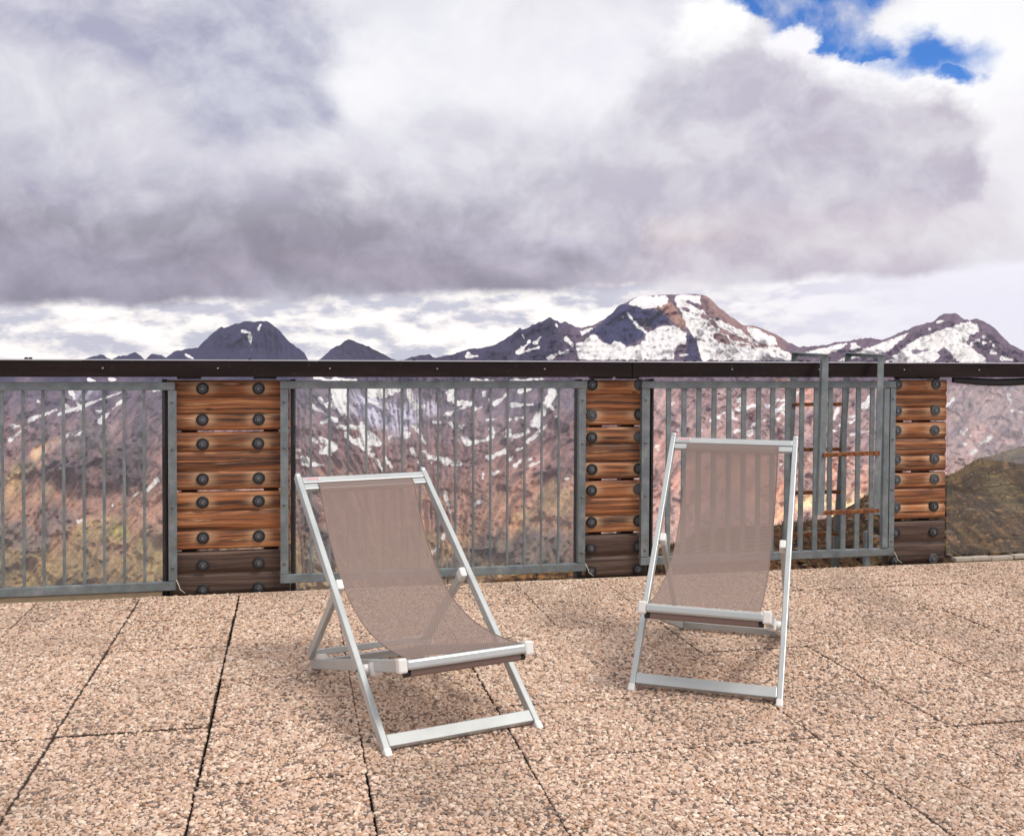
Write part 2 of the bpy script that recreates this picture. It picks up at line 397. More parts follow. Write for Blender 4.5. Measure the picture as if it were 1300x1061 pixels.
wood_panel(1.648, 2.048, (1.703, 1.992), [1.106, .93, .801, .614, .492, .306, .154, .02], [.864, .551, .237], 'wooden panel between the two deck chairs, right bolt column tucked behind a steel post', worn=.4)
wood_panel(3.628, 4.02, (3.672, 3.94), [1.107, .943, .819, .64, .512, .34, .18, .01], [.875, .559, .258], 'bright orange wooden panel beside the ladder at the right end', worn=.75, grey=(0, 0, 0))

# ------------------------------------------------------------------ steel railing sections
FV = 5.66
def fence(u0, u1, bars, bw, bd, label, z_top=1.13, zb=(.07, .02), posts=(), pane=None):
    ox = (u0+u1)/2
    root = thing('railing_section', label, 'railing', (ox, FV, 0), 0, 'galvanised steel railing sections')
    pbox('top_rail', M_GALV, root, u0-ox, u1-ox, 0, .032, z_top-.043, z_top, .003)
    def sloped(bm):
        za, zb_ = zb
        add_box(bm, (0, .016, (za+zb_)/2), ((1, 0, 0), (0, 1, 0), (0, 0, 1)), ((u1-u0)/2, .016, .023))
    part('bottom_rail', M_GALV, root, sloped, .003)
    for a, b in posts:
        o = part('post', M_GALV, root, lambda bm: (add_aabb(bm, a-ox, b-ox, .002, .008, zb[0]+.004, z_top-.045), add_aabb(bm, a-ox, a-ox+.006, .010, .042, zb[0]+.004, z_top-.045)), 0)
        for z in (1.02, .77, .46, .14):
            part('screw', M_STEEL, o, lambda bm: lathe(bm, [(.0075, 0), (.0075, .004), (.004, .006)], ((a+b)/2-ox, .002, z), 'y', 10))
    for b in bars:
        j = random.uniform(-.002, .002)
        part('bar', M_GALV, root, lambda bm: add_aabb(bm, b-bw/2-ox+j, b+bw/2-ox+j, .016-bd/2, .016+bd/2, zb[0]-.002, z_top-.041), .0015)
    if pane:
        pbox('glass_pane', M_GLASS, root, pane[0]-ox, pane[1]-ox, .046, .052, zb[0]-.01, z_top+.0, .001)
    return root, ox
r1, o1 = fence(-2.33, -.605, [-.764-.0985*i for i in range(15)], .014, .014, 'left railing section with glass, reaching from the frame edge to the wide wooden panel', 1.124, (.064, .018), [(-.640, -.597), (-2.33, -2.29)], (-2.28, -.66))
r2, o2 = fence(-.063, 1.662, [.1+.0998*i for i in range(15)], .012, .014, 'middle railing section with thin bars behind the reclined deck chair', 1.130, (.077, .031), [(-.061, -.019), (1.614, 1.654)], (.008, 1.595))
r3, o3 = fence(1.992, 3.638, [2.164+.0944*i for i in range(15)], .030, .012, 'right railing section of broad flat bars crossed by the hooked ladder', 1.128, (.098, .05), [(1.994, 2.042), (3.602, 3.638)], None)
pbox('post', M_GALV, r3, 3.555-o3, 3.592-o3, -.004, .03, .10, 1.08); pbox('post', M_GALV, r3, 3.455-o3, 3.49-o3, .02, .05, -.1, .2)
pbox('end_rod', M_BLACK, r3, 2.062-o3, 2.076-o3, .03, .05, .05, 1.14)
def wire(root, ox, u, sgn):
    part('tie_wire', M_WIRE, root, lambda bm: add_tube(bm, [(u-ox, -.006, .075), (u-ox+.012*sgn, -.012, .05), (u-ox+.02*sgn, -.015, .025), (u-ox+.045*sgn, -.02, .006)], .0022, 6), 0, True)
wire(r3, o3, 3.635, 1); wire(r2, o2, 1.655, 1); wire(r1, o1, -.6, 1)

# ------------------------------------------------------------------ handrail
def rail_body(bm): add_aabb(bm, -9, 9, 5.63, 5.77, 1.151, 1.236)
hr = thing('handrail', 'long dark brown handrail running above the fence and wooden panels', 'handrail', (0, 5.7, 1.15))
def hrp(name, m, x0, x1, y0, y1, z0, z1, bev=.003): return pbox(name, m, hr, x0, x1, y0-5.7, y1-5.7, z0-1.15, z1-1.15, bev)
hrp('rail_beam', M_RAIL, -4.0, 1.93, 5.63, 5.77, 1.152, 1.236); hrp('rail_beam', M_RAIL, 1.955, 9, 5.63, 5.77, 1.152, 1.236)
hrp('rail_sleeve', M_RAIL, 1.922, 1.972, 5.624, 5.776, 1.149, 1.2365)
hrp('rail_cap', M_RAIL_TOP, -4.0, 9, 5.626, 5.774, 1.2375, 1.2425, .001)
for u in (-.958, -.384, .201, .787, 1.40, 2.538, 3.1, 3.67, 4.19, 4.75, -1.53):
    part('rivet', M_STUD, hr, lambda bm: lathe(bm, [(.005, 0), (.005, .003), (.0025, .0045)], (u, -.07, 1.197-1.15), 'y', 10))
for u in (-1.33, -.22, .66, 1.60, 1.88, 1.95, 2.25, 2.31, 2.99, 3.04, 3.59, 3.98, 4.05, -1.31, 4.7):
    part('cap_screw', M_BLACK, hr, lambda bm: add_box(bm, (u, -.05, .096), ((1, 0, 0), (0, 1, 0), (0, 0, 1)), (.008, .008, .006)), .002)

# black strip sagging under the handrail on the right, with a clear screen below it
def strip(bm):
    n_ = 40; a = []
    for i in range(n_+1):
        t = i/n_; u = 4.03+t*1.1
        zl = 1.118-.022*math.sin(PI*min(1, t/.62)) if t < .62 else 1.118-.02*math.sin(PI*(t-.62)/.38)
        zt = 1.150-(.008*math.sin(PI*max(0, min(1, (t-.1)/.4))))
        a.append([bm.verts.new((u, y, z)) for y, z in ((5.655, zt), (5.650, (zt+zl)/2), (5.655, zl), (5.672, zl), (5.672, zt))])
    for p, q in zip(a, a[1:]):
        for j in range(5): bm.faces.new((p[j], q[j], q[(j+1) % 5], p[(j+1) % 5]))
tag(part('rubber_strip', M_BLACK, None, strip, 0, True), 'black rubber strip sagging under the right end of the handrail', 'strip')
sc = pbox('clear_screen', M_GLASS, None, 4.03, 7.5, 5.70, 5.706, .03, 1.10, .001)
tag(sc, 'clear wind screen between the right wooden panel and the picture edge', 'screen')

# ------------------------------------------------------------------ ladder hooked over the handrail
la = thing('ladder', 'galvanised ladder with rusty rungs hooked over the handrail at right', 'ladder', (3.25, 5.55, 0))
def lp(name, m, a, b, side, w, d, bev=.002):
    off = Vector((3.25, 5.55, 0)); return part(name, m, la, lambda bm: bar_mesh(bm, Vector(a)-off, Vector(b)-off, side, w, d), bev)
def angle_bar(a, b, w, t, sgn, leg=.042):                 # L-section stile
    off = Vector((3.25, 5.55, 0)); a = Vector(a)-off; b = Vector(b)-off
    def f(bm):
        bar_mesh(bm, a, b, (1, 0, 0), w, t)
        q = Vector((sgn*(w/2-t/2), leg/2+t/2, 0)); bar_mesh(bm, a+q, b+q, (1, 0, 0), t, leg)
    return part('stile', M_GALV, la, f, 0)
FT, FB = 5.53, 5.50
for ut, ub, zb_, sg in ((3.085, 3.05, .34, -1), (3.448, 3.415, .335, 1)):
    angle_bar((ut, FT, 1.282), (ub, FB, zb_), .040, .006, sg, .024)
for uf, ub in ((3.085, 3.112), (3.448, 3.485)):
    lp('hook_arm', M_GALV, (uf, FT-.02, 1.287), (ub, 5.97, 1.300), (1, 0, 0), .036, .007)
    lp('hook_arm', M_GALV, (uf+.015, FT-.004, 1.275), (ub+.015, 5.97, 1.288), (1, 0, 0), .006, .018)
for ut, ub in ((3.112, 3.035), (3.485, 3.375)):
    angle_bar((ut, 5.96, 1.296), (ub, 5.98, -.9), .042, .008, 1)
for z, jj in ((.695, 0), (.352, 0)):
    lp('rung', M_RUST, (3.062, 5.512, z), (3.432, 5.512, z+.006), (0, 1, 0), .03, .024)
for z in (.972, .684, .41, .142, -.14):
    t = (1.296-z)/2.196; lp('rung', M_RUST, (3.112-.077*t, 5.965, z), (3.485-.11*t, 5.965, z), (0, 1, 0), .028, .022)

#@@CHAIRS
# ------------------------------------------------------------------ deck chairs
W, LA, INS, PA, CF, CR, PB = .570, 1.328, .056, .264, .278, .727, .55
PROF = [(0, 0), (.06, .045), (.12, .088), (.18, .125), (.25, .155), (.33, .180), (.42, .194), (.50, .196), (.58, .188), (.67, .165), (.76, .132), (.85, .090), (.93, .045), (1, 0)]
def deck_chair(x, y, yw, th, label, sag=1.0):
    root = thing('deck_chair', label, 'deck chair', (x, y, 0), yw, 'two aluminium deck chairs on the terrace')
    h = W/2; ca, sa = math.cos(th), math.sin(th)
    AX = Vector((0, ca, sa)); AN = Vector((0, sa, -ca)); X = Vector((1, 0, 0))      # along frame, and its underside normal
    def A(s, off=0): return Vector((0, LA*s*ca, LA*s*sa))+AN*off
    z_r = .024
    pd = A(PA); ph = math.asin((pd.z-z_r)/CR); cx, cz = math.cos(ph), math.sin(ph)
    CXV = Vector((0, -cx, cz)); rear = Vector((0, pd.y+CR*cx, z_r)); tip = Vector((0, pd.y-CF*cx, pd.z+CF*cz))
    bt = A(PB)
    rw, rd = .022, .036
    for sg in (-1, 1):
        xx = X*sg*(h-rw/2)
        o = part('side_rail', M_ALU, root, lambda bm: bar_mesh(bm, A(.022, .018)+xx, A(.985, .018)+xx, X, rw, rd), .003)
        part('foot_cap', M_WHITE, o, lambda bm: bar_mesh(bm, A(.001, .018)+xx, A(.026, .018)+xx, X, rw+.004, rd+.004), .006)
        part('end_cap', M_ALU, o, lambda bm: bar_mesh(bm, A(.984, .018)+xx, A(1.0, .018)+xx, X, rw+.001, rd+.001), .007)
        part('rivet', M_STEEL, o, lambda bm: add_tube(bm, [A(PA, .018)+X*sg*(h-.001), A(PA, .018)+X*sg*(h+.003)], .005, 8))
        part('rivet', M_STEEL, o, lambda bm: add_tube(bm, [A(PB, .018)+X*sg*(h-.001), A(PB, .018)+X*sg*(h+.003)], .005, 8))
        # seat frame rail
        xc = X*sg*(h-INS)
        o = part('seat_rail', M_ALU, root, lambda bm: bar_mesh(bm, rear-CXV*.02+xc, tip-CXV*.012+xc, X, .022, .040), .003)
        part('rail_cap', M_WHITE, o, lambda bm: bar_mesh(bm, tip-CXV*.018+xc, tip+CXV*.012+xc, X, .032, .047), .006)
        pv = Vector((0, pd.y, pd.z))+AN*.018
        part('pivot_collar', M_WHITE, o, lambda bm: (bar_mesh(bm, pv+xc+CXV*.012, pv+xc+CXV*.052, X, .032, .048)), .006)
        part('pivot_spacer', M_WHITE, o, lambda bm: add_tube(bm, [pv+X*sg*(h-rw), pv+X*sg*(h-INS+.011)], .018, 14), 0, True)
        for kk in range(3):
            c0 = rear+CXV*(.075+.035*kk)+Vector((0, cz, cx))*.026+xc
            part('notch_block', M_WHITE, o, lambda bm: bar_mesh(bm, c0-CXV*.011, c0+CXV*.011, X, .020, .026), .004)
        # prop leg
        xb = X*sg*(h-.036); pb = rear+Vector((0, -.01, .035)); b0 = bt+AN*.025
        o = part('prop_leg', M_ALU, root, lambda bm: bar_mesh(bm, pb+xb, b0+xb, X, .020, .034), .003)
        dr = (b0-pb).normalized()
        part('hinge_cap', M_WHITE, o, lambda bm: bar_mesh(bm, b0+xb-dr*.02, b0+xb+dr*.022, X, .027, .042), .006)
    hi = h-rw
    o = part('front_crossbar', M_ALU, root, lambda bm: bar_mesh(bm, A(.045, .012)-X*hi, A(.045, .012)+X*hi, AX, .044, .02), .003)
    tb = part('top_crossbar', M_ALU, root, lambda bm: bar_mesh(bm, A(.966, .012)-X*hi, A(.966, .012)+X*hi, AX, .032, .022), .003)
    part('maker_label', M_STICK, tb, lambda bm: bar_mesh(bm, A(.968, -.0006)-X*(hi-.015), A(.968, -.0006)-X*(hi-.072), AX, .018, .001))
    def red(bm):                                   # illegible red print
        q = random.Random(5); t = .018
        while t < .068:
            w_ = q.uniform(.003, .0055); hh = q.choice((.007, .009, .008)); bar_mesh(bm, A(.968, -.0016)-X*(hi-t), A(.968, -.0016)-X*(hi-t-w_), AX, hh, .0006); t += w_+.0012
    part('label_print', M_RED, tb, red)
    fb = A(.9405, .012); part('sling_bar', M_ALU, root, lambda bm: bar_mesh(bm, fb-X*hi, fb+X*hi, AX, .030, .016), .003)
    part('rear_crossbar', M_ALU, root, lambda bm: bar_mesh(bm, rear-CXV*.008-X*(h-INS-.011), rear-CXV*.008+X*(h-INS-.011), (0, 0, 1), .03, .016), .003)
    pbm = rear+Vector((0, -.02, .05))
    part('prop_crossbar', M_ALU, root, lambda bm: bar_mesh(bm, pbm-X*(h-.047), pbm+X*(h-.047), (0, .3, 1), .026, .016), .003)
    # seat bar
    ct = Vector((0, 0, 0)); N2 = Vector((0, cz, cx))
    part('seat_bar', M_ALU, root, lambda bm: bar_mesh(bm, tip+CXV*.0-N2*.0-X*(h-INS-.012), tip-X*-(h-INS-.012), CXV, .028, .032), .008)
    # sling
    fw = .203
    T = A(.926, -.001); Sx = tip+Vector((0, .008, .017))
    ch = Sx-T; ln = ch.length; e = ch/ln; nn = Vector((0, e.z, -e.y))
    if nn.z > 0: nn = -nn
    prof = []
    N = 64
    xs = [p[0] for p in PROF]; ys = [p[1] for p in PROF]
    wrap = [A(.926, .024), A(.940, .0245), A(.952, .023), A(.9535, .012), A(.9525, .0015), A(.940, .0005)]
    tt = np.linspace(0, 1, N); yy = np.interp(tt, xs, ys)
    for _ in range(3): yy[1:-1] = (yy[:-2]+2*yy[1:-1]+yy[2:])/4
    prof = wrap+[T+e*ln*t+nn*(yv*sag*1.0) for t, yv in zip(tt, yy)]
    bm = bmesh.new(); uvl = bm.loops.layers.uv.new('UVMap'); NX = 14; rows = []; ll = [0]
    for a, b in zip(prof, prof[1:]): ll.append(ll[-1]+(b-a).length)
    for i, p in enumerate(prof):
        t = max(0, (i-len(wrap))/N); narrow = 1-.018*math.sin(PI*t)
        rows.append([bm.verts.new(p+X*fw*narrow*(2*j/NX-1)+nn*(.006*math.sin(PI*t)*(1-(2*j/NX-1)**2))) for j in range(NX+1)])
    for i in range(len(rows)-1):
        for j in range(NX):
            f = bm.faces.new((rows[i][j], rows[i][j+1], rows[i+1][j+1], rows[i+1][j]))
            for l, (a, b) in zip(f.loops, ((i, j), (i, j+1), (i+1, j+1), (i+1, j))): l[uvl].uv = (2*fw*b/NX, ll[a])
    sl = link('sling', done(bm, 'sling'), M_FAB, root, 0, True)
    for j_, sg in enumerate((-1, 1)):              # stitched side hems
        part('side_hem', M_HEM, sl, lambda bm: add_tube(bm, [p+X*sg*fw*(1-.018*math.sin(PI*max(0, (i-len(wrap))/N))) for i, p in enumerate(prof)][4::2], .0022, 6), 0, True)
    hq = tip+Vector((0, .004, -.016))
    def hem(bm):
        a = [hq+Vector((0, .015*math.cos(q)*.8+.004, -.011+.015*math.sin(q))) for q in [2*PI*i/12 for i in range(12)]]
        l_ = [bm.verts.new(v-X*(fw-.004)) for v in a]; r_ = [bm.verts.new(v+X*(fw-.004)) for v in a]
        for i in range(12): bm.faces.new((l_[i], l_[(i+1) % 12], r_[(i+1) % 12], r_[i]))
    hm = part('seat_hem', M_FAB if False else M_HEM, sl, hem, 0, True)
    part('hem_rod', M_BLACK, hm, lambda bm: add_tube(bm, [hq+Vector((0, .004, -.014))-X*(fw+.018), hq+Vector((0, .004, -.014))+X*(fw+.014)], .011, 10), 0, False)
    return root
deck_chair(.567, 3.292, .266, .639, 'reclined deck chair with sagging taupe mesh sling, in front of the middle railing')
deck_chair(1.495, 3.541, -.531, .764, 'more upright taupe mesh deck chair, turned slightly left before the ladder', .9)

#@@TERRAIN
# ------------------------------------------------------------------ mountains
SKY = [(-420, 440), (-300, 452), (-150, 446), (-60, 455), (0, 461), (60, 462), (103, 458), (116, 453), (128, 450), (134, 452), (141, 457), (150, 452), (160, 451), (172, 448), (178, 452), (184, 456), (192, 450), (205, 450), (211, 454), (222, 446), (232, 444), (240, 442), (252, 441), (260, 433), (268, 425), (276, 419), (281, 415), (284, 417), (292, 414), (300, 411), (309, 409), (318, 408), (326, 409), (338, 407), (345, 412), (352, 417), (359, 425), (366, 432), (375, 440), (385, 447), (392, 457), (398, 462), (404, 458), (414, 449), (424, 441), (432, 437), (437, 433), (442, 430), (450, 433), (460, 437), (470, 441), (480, 447), (490, 452), (502, 457), (515, 457), (522, 454), (530, 451), (546, 450.5), (550, 454), (560, 453), (568, 451), (578, 449), (590, 445), (596, 443), (604, 443), (615, 442), (622, 440), (630, 437), (640, 431), (648, 426), (655, 421), (660, 417), (664, 419), (675, 413), (688, 408), (697, 403), (704, 406), (712, 410), (718, 408), (722, 411), (727, 412), (733, 416), (738, 417), (745, 415), (752, 413), (758, 411), (764, 407), (770, 403), (777, 398), (785, 389), (793, 385.5), (800, 381), (806, 378), (812, 376.5), (830, 375), (850, 374), (865, 374), (880, 373), (890, 374), (897, 376), (905, 383), (912, 390), (920, 396), (927, 402), (935, 407), (942, 412), (950, 414), (958, 413.5), (965, 416), (972, 419), (985, 425), (992, 429), (1000, 434), (1012, 440), (1020, 440), (1032, 440), (1047, 438), (1060, 435), (1080, 432), (1092, 430), (1105, 428.5), (1120, 432), (1132, 427), (1145, 421), (1155, 417), (1165, 414), (1175, 411), (1185, 408), (1192, 402), (1198, 399), (1207, 398), (1215, 397.5), (1220, 402), (1224, 406), (1230, 406.5), (1240, 405), (1247, 408), (1256, 411), (1263, 417), (1270, 424), (1278, 432), (1285, 439), (1292, 442), (1300, 446), (1330, 455), (1400, 436), (1480, 446), (1600, 420), (1750, 440)]
xs_ = np.concatenate([np.arange(-420, -20, 6), np.arange(-20, 1320, 1.7), np.arange(1320, 1750, 6)])
sk = np.interp(xs_, *zip(*SKY))
sk = sk-3.0*(fbm(xs_/8., xs_*0+3, 4, 8, True)-.5)*np.where((xs_ > 800) & (xs_ < 900), .3, 1)
NR = 290
t = np.linspace(0, 1, NR)**1.12
X = np.repeat(xs_[None], NR, 0); Y = sk[None]+(815-sk[None])*t[:, None]
e = (Y-456.)/F
wx = (fbm(X/38, Y/38, 4, 31)-.5); wy = (fbm(X/38+50, Y/38, 4, 37)-.5)
flow = np.where(X < 350, .85, np.where(X < 540, -.75, .8)); flow = np.tanh((X-535)/40)*.8; flow = np.where(X < 435, -.75+1.6*sstep(395, 330, X), flow)
cc = (X+flow*Y*.9)
D = .77*3000/(.55+e)
left = sstep(520, 420, X)*sstep(500, 440, Y); D = D*(1+.28*left)
rg = fbm(X/95+wx*.8, Y/70+wy*.8, 6, 3, True); gul = fbm(cc/15+wx*2.2, Y/75+wy, 5, 9, True); fine = fbm(X/9, Y/7, 4, 12, True)
amp = sstep(0, 14, Y-sk[None])                       # keep the skyline where it is
gul2 = fbm(cc/6.5+wx*2, Y/34+wy, 4, 111, True); fl = 1+2.5*sstep(462, 440, Y)
ribs = .6*fbm(cc/24+wx*1.6, Y/95+wy*1.2, 5, 161, True)+.4*fbm(cc/8+wx*1.8, Y/42+wy*1.5, 4, 167, True); ribs = (ribs-ribs.mean())/ribs.std()
D = D*(1-.036*(rg-.55)*amp-.0048*ribs*amp-.003*fl*(fine-.55)*amp)
# spurs and crags that stand forward
def blob(x, y, rx, ry, ang=0.0, wob=.5):
    c, s = math.cos(ang), math.sin(ang); dx, dy = X-x+wx*rx*wob*2, Y-y+wy*ry*wob*2
    q = np.sqrt(((dx*c+dy*s)/rx)**2+((-dx*s+dy*c)/ry)**2); return sstep(1.25, .55, q)
crags = [(95, 585, 34, 30, .5), (110, 560, 30, 22, 0), (72, 592, 16, 16, .3), (70, 655, 26, 22, .3), (30, 680, 30, 20, .4), (112, 545, 16, 22, .3), (160, 590, 28, 40, .2), (35, 592, 13, 11, -.4), (60, 670, 20, 15, 0), (128, 552, 15, 22, 0), (176, 560, 10, 40, .1),
         (625, 690, 34, 32, -.4), (665, 700, 30, 34, 0), (705, 700, 28, 26, .2), (585, 715, 26, 14, -.3), (720, 725, 30, 18, 0), (385, 640, 26, 34, .1), (410, 690, 24, 26, 0), (436, 616, 10, 14, 0), (395, 610, 15, 15, 0)]
CR_ = np.zeros_like(X)
for c_ in crags: CR_ = np.maximum(CR_, blob(*c_))
CR_ *= sstep(.42, .66, fbm(X/10, Y/16, 5, 51, True)*.75+CR_*.35)
D = D*(1-.014*CR_*(.4+fbm(X/10, Y/18, 4, 77, True)))
P = at(X, Y, D)
# back side behind the skyline
b1 = at(X[0], sk+6, D[0]*1.06); b2 = at(X[0], sk+60, D[0]*1.35)
P = np.concatenate([b2[None], b1[None], P], 0); pad = lambda a: np.concatenate([a[:1], a[:1], a], 0)
me = grid_mesh('mountain_range', P)
# --- snow: signed distance (photo pixels) to snowfields that lie on the slopes
def seg(x0, y0, x1, y1, w):
    dx, dy = x1-x0, y1-y0; L2 = dx*dx+dy*dy+1e-6
    tt = np.clip(((X-x0)*dx+(Y-y0)*dy)/L2, 0, 1); d = np.hypot(X-x0-tt*dx, Y-y0-tt*dy)
    return d-(w+.55)*(.8+.35*np.sin(3.1*tt+w))
def poly(pts):
    px = np.array([p[0] for p in pts], float); py = np.array([p[1] for p in pts], float)
    d = np.full(X.shape, 1e9); ins = np.zeros(X.shape, bool); j = len(px)-1
    for i in range(len(px)):
        ex, ey = px[j]-px[i], py[j]-py[i]; wx_, wy_ = X-px[i], Y-py[i]
        tt = np.clip((wx_*ex+wy_*ey)/(ex*ex+ey*ey+1e-9), 0, 1); d = np.minimum(d, np.hypot(wx_-ex*tt, wy_-ey*tt))
        c1 = (py[i] <= Y) & (py[j] > Y) | (py[j] <= Y) & (py[i] > Y)
        ins ^= c1 & (X < px[i]+(Y-py[i])*(px[j]-px[i])/((py[j]-py[i]) or 1e-9)); j = i
    return np.where(ins, -d, d)
SN = """13 558 30 543 2.6;17 541 24 541 2;37 534 71 521 2.4;90 497 101 518 2.6;97 519 104 519 2.5;75 526 153 498 1.3;127 535 154 509 2.6;123 523 129 521 1.8;87 552 97 547 2.2;96 553 105 547 1.4;188 621 199 609 3.6;169 629 179 625 2.2;99 662 108 659 1.8;84 514 90 520 1.8;48 509 51 510 1.5;195 496 202 495 1.3;112 482 120 483 1.3;140 482 148 482 1.8;143 642 143 643 1;
406 507 415 516 1.8;397 515 426 533 3.2;409 536 414 535 2.4;398 558 408 568 2.2;407 556 424 568 4.6;407 574 418 577 2.6;383 587 410 590 2;384 581 392 584 3.4;376 571 382 572 1.4;376 580 379 582 2.2;425 496 438 523 6;418 511 424 517 3.6;431 541 456 545 2.2;459 538 465 567 5.5;440 552 468 575 2.4;467 550 479 561 4.4;474 578 486 596 2.2;466 494 486 498 5;466 510 483 513 2.6;492 496 504 493 4;515 550 516 551 4.2;489 580 497 593 2.6;494 556 497 553 1.4;527 541 540 563 2.2;523 570 531 587 2.2;540 573 548 587 2.2;549 581 552 584 2.4;518 497 528 517 3.4;537 516 543 516 1.8;551 536 558 536 1.8;532 489 545 484 2;400 478 420 484 3;424 482 452 484 2.6;
564 528 599 512 2.4;569 497 577 509 2.8;582 510 599 512 2.6;615 500 622 508 2.4;628 513 645 500 2.4;650 514 677 514 1.8;603 519 611 518 1.8;677 539 702 497 4.2;690 524 702 500 3;646 532 650 532 1.8;655 531 665 530 1.8;618 533 631 532 1.1;572 537 575 544 1.8;585 542 589 540 1.8;589 556 594 563 3.2;594 563 626 556 2.3;624 545 625 556 2.4;648 556 670 548 3.2;645 547 648 553 2.4;670 561 706 529 1.5;619 582 641 572 3.2;560 583 583 589 3.4;557 582 566 588 3.6;647 583 652 579 2;654 591 658 588 1.4;659 587 662 584 1.4;672 583 677 580 1.2;674 590 686 586 1.4;656 571 665 568 1.5;613 601 613 608 1.6;627 601 633 598 1.6;603 640 610 636 2.8;565 627 571 649 3;562 683 566 674 1.6;547 703 557 693 1.2;718 608 722 607 1.2;705 661 706 661 1.2;700 518 705 521 1.6;560 490 590 484 2;600 482 640 486 2;650 484 690 481 2.2;660 496 700 486 2;
852 513 856 511 1.6;861 545 866 541 1.2;911 530 919 524 2.2;902 534 908 532 1.2;930 525 934 520 1.6;938 508 942 518 2.4;938 520 942 519 2.4;948 518 962 512 3;930 531 936 532 1.5;974 516 979 515 3;987 521 998 516 4.4;993 523 997 526 2.4;987 508 999 508 1.6;953 541 971 533 1.6;952 552 962 545 2.2;951 547 975 543 1.3;933 548 942 545 1.3;833 567 838 566 1.3;836 571 837 572 1.6;891 546 892 547 1.2;987 532 990 530 1.5;990 590 994 588 1;1096 514 1104 508 4.4;1096 518 1103 516 3;1063 520 1059 531 2.4;1067 540 1070 536 2.4;1080 536 1087 531 1.8;1049 545 1051 547 2;1079 552 1103 547 1.1;1058 547 1063 547 1;1080 530 1084 528 1.8;
1203 514 1209 507 3.2;1281 503 1283 512 2.2;1223 549 1227 546 2.6;1225 564 1230 561 2;1257 555 1242 567 2.4;1258 554 1252 559 2.6;1238 572 1231 578 1.8;1284 522 1287 521 .9;1295 522 1300 523 1;1232 553 1233 552 1.2;1010 500 1016 496 2;1150 490 1160 487 2;
308 420 317 423 1.2;317 423 319 443 1.6;328 418 331 412 1;236 450 245 455 .9;664 442 672 434 2.6;656 448 684 441 3;680 435 686 428 2;719 430 726 437 2.6;696 454 720 446 2.6;712 448 722 446 2;594 452 606 452 1.8;595 449 597 451 1.4;663 425 665 429 .9;706 412 708 416 .8;
797 398 806 410 1;806 410 822 424 1.8;791 403 792 404 .9;864 451 874 450 1.4;1190 409 1199 407 1.2;1180 418 1182 418 1;1249 427 1252 427 1.6;1234 436 1242 432 3;1249 435 1257 434 2.2;1260 447 1264 448 2.4;1273 456 1286 457 2.2;1261 438 1262 440 1.2"""
sd = np.full(X.shape, 1e9)
for l in SN.replace('\n', '').split(';'):
    v = list(map(float, l.split()))
    if v[4] > .7: sd = np.minimum(sd, seg(*v)+(fbm(X/6., Y/4., 4, 71)-.5)*6.0*min(1, v[4]/2.4))
sh3 = lambda a, ox=720, oy=360, s=4.333: [(ox+x/s, oy+y/s) for x, y in a]
polys = [sh3([(45, 330), (90, 315), (120, 290), (150, 275), (165, 290), (205, 325), (250, 330), (262, 312), (300, 318), (330, 350), (400, 335), (425, 300), (450, 265), (500, 240), (560, 225), (610, 240), (655, 270), (655, 330), (600, 345), (590, 420), (62, 420)]),
         sh3([(330, 112), (365, 90), (400, 72), (480, 66), (550, 60), (562, 95), (520, 130), (470, 140), (420, 138)]),
         sh3([(590, 95), (600, 66), (740, 62), (735, 120), (760, 150), (790, 190), (850, 205), (930, 240), (1000, 285), (1050, 335), (950, 335), (890, 330), (880, 290), (820, 270), (800, 300), (860, 335), (700, 300), (660, 240), (620, 150)]),
         sh3([(985, 240), (1035, 240), (1100, 280), (1150, 300), (1160, 340), (1060, 335), (1010, 290)]),
         sh3([(715, 310), (800, 320), (900, 335), (1050, 345), (1150, 345), (1200, 370), (1250, 400), (1250, 425), (745, 425), (722, 370)]),
         sh3([(70, 260), (180, 230), (195, 215), (130, 262), (80, 285)])]
z4 = lambda a: sh3(a, 1000, 380)
z6 = lambda a: sh3(a, 360, 475, 6.5); z7 = lambda a: sh3(a, 540, 475, 4.081)
polys += [z6([(350, 105), (530, 105), (530, 330), (470, 320), (440, 280), (400, 262), (385, 215), (440, 220), (400, 160)]), z6([(680, 105), (820, 105), (820, 210), (700, 190), (680, 150)]),
          z6([(450, 432), (560, 418), (610, 425), (680, 400), (690, 460), (740, 480), (780, 520), (770, 540), (705, 545), (790, 562), (700, 600), (692, 655), (640, 600), (540, 545), (500, 488), (545, 520), (620, 530), (622, 470), (560, 440)]),
          z6([(300, 505), (330, 520), (380, 560), (438, 600), (392, 625), (380, 672), (300, 645), (290, 620), (340, 610), (350, 590), (300, 540)]), z6([(150, 690), (200, 678), (215, 720), (330, 738), (325, 756), (180, 760), (132, 730)]),
          z6([(320, 380), (380, 358), (440, 375), (430, 392), (380, 388), (335, 412)]), z6([(1010, 105), (1060, 105), (1078, 170), (1062, 220), (1092, 288), (1040, 235), (1015, 170)]), z6([(850, 150), (880, 130), (950, 115), (900, 180)]),
          z7([(538, 262), (580, 190), (640, 130), (672, 88), (684, 108), (652, 160), (612, 192), (604, 250), (590, 288)]), z7([(182, 328), (215, 323), (240, 350), (300, 340), (320, 325), (345, 288), (364, 292), (357, 332), (290, 354), (210, 370)]),
          z7([(408, 327), (440, 278), (452, 290), (442, 318), (510, 300), (532, 288), (522, 317), (440, 340)]), z7([(318, 452), (350, 410), (416, 383), (420, 400), (370, 430)]), z7([(73, 437), (120, 423), (150, 455), (178, 450), (160, 473), (110, 472), (80, 457)]),
          z7([(78, 217), (130, 180), (180, 140), (242, 138), (242, 157), (160, 167), (110, 212)]), z7([(110, 85), (152, 68), (152, 142), (112, 142)])]
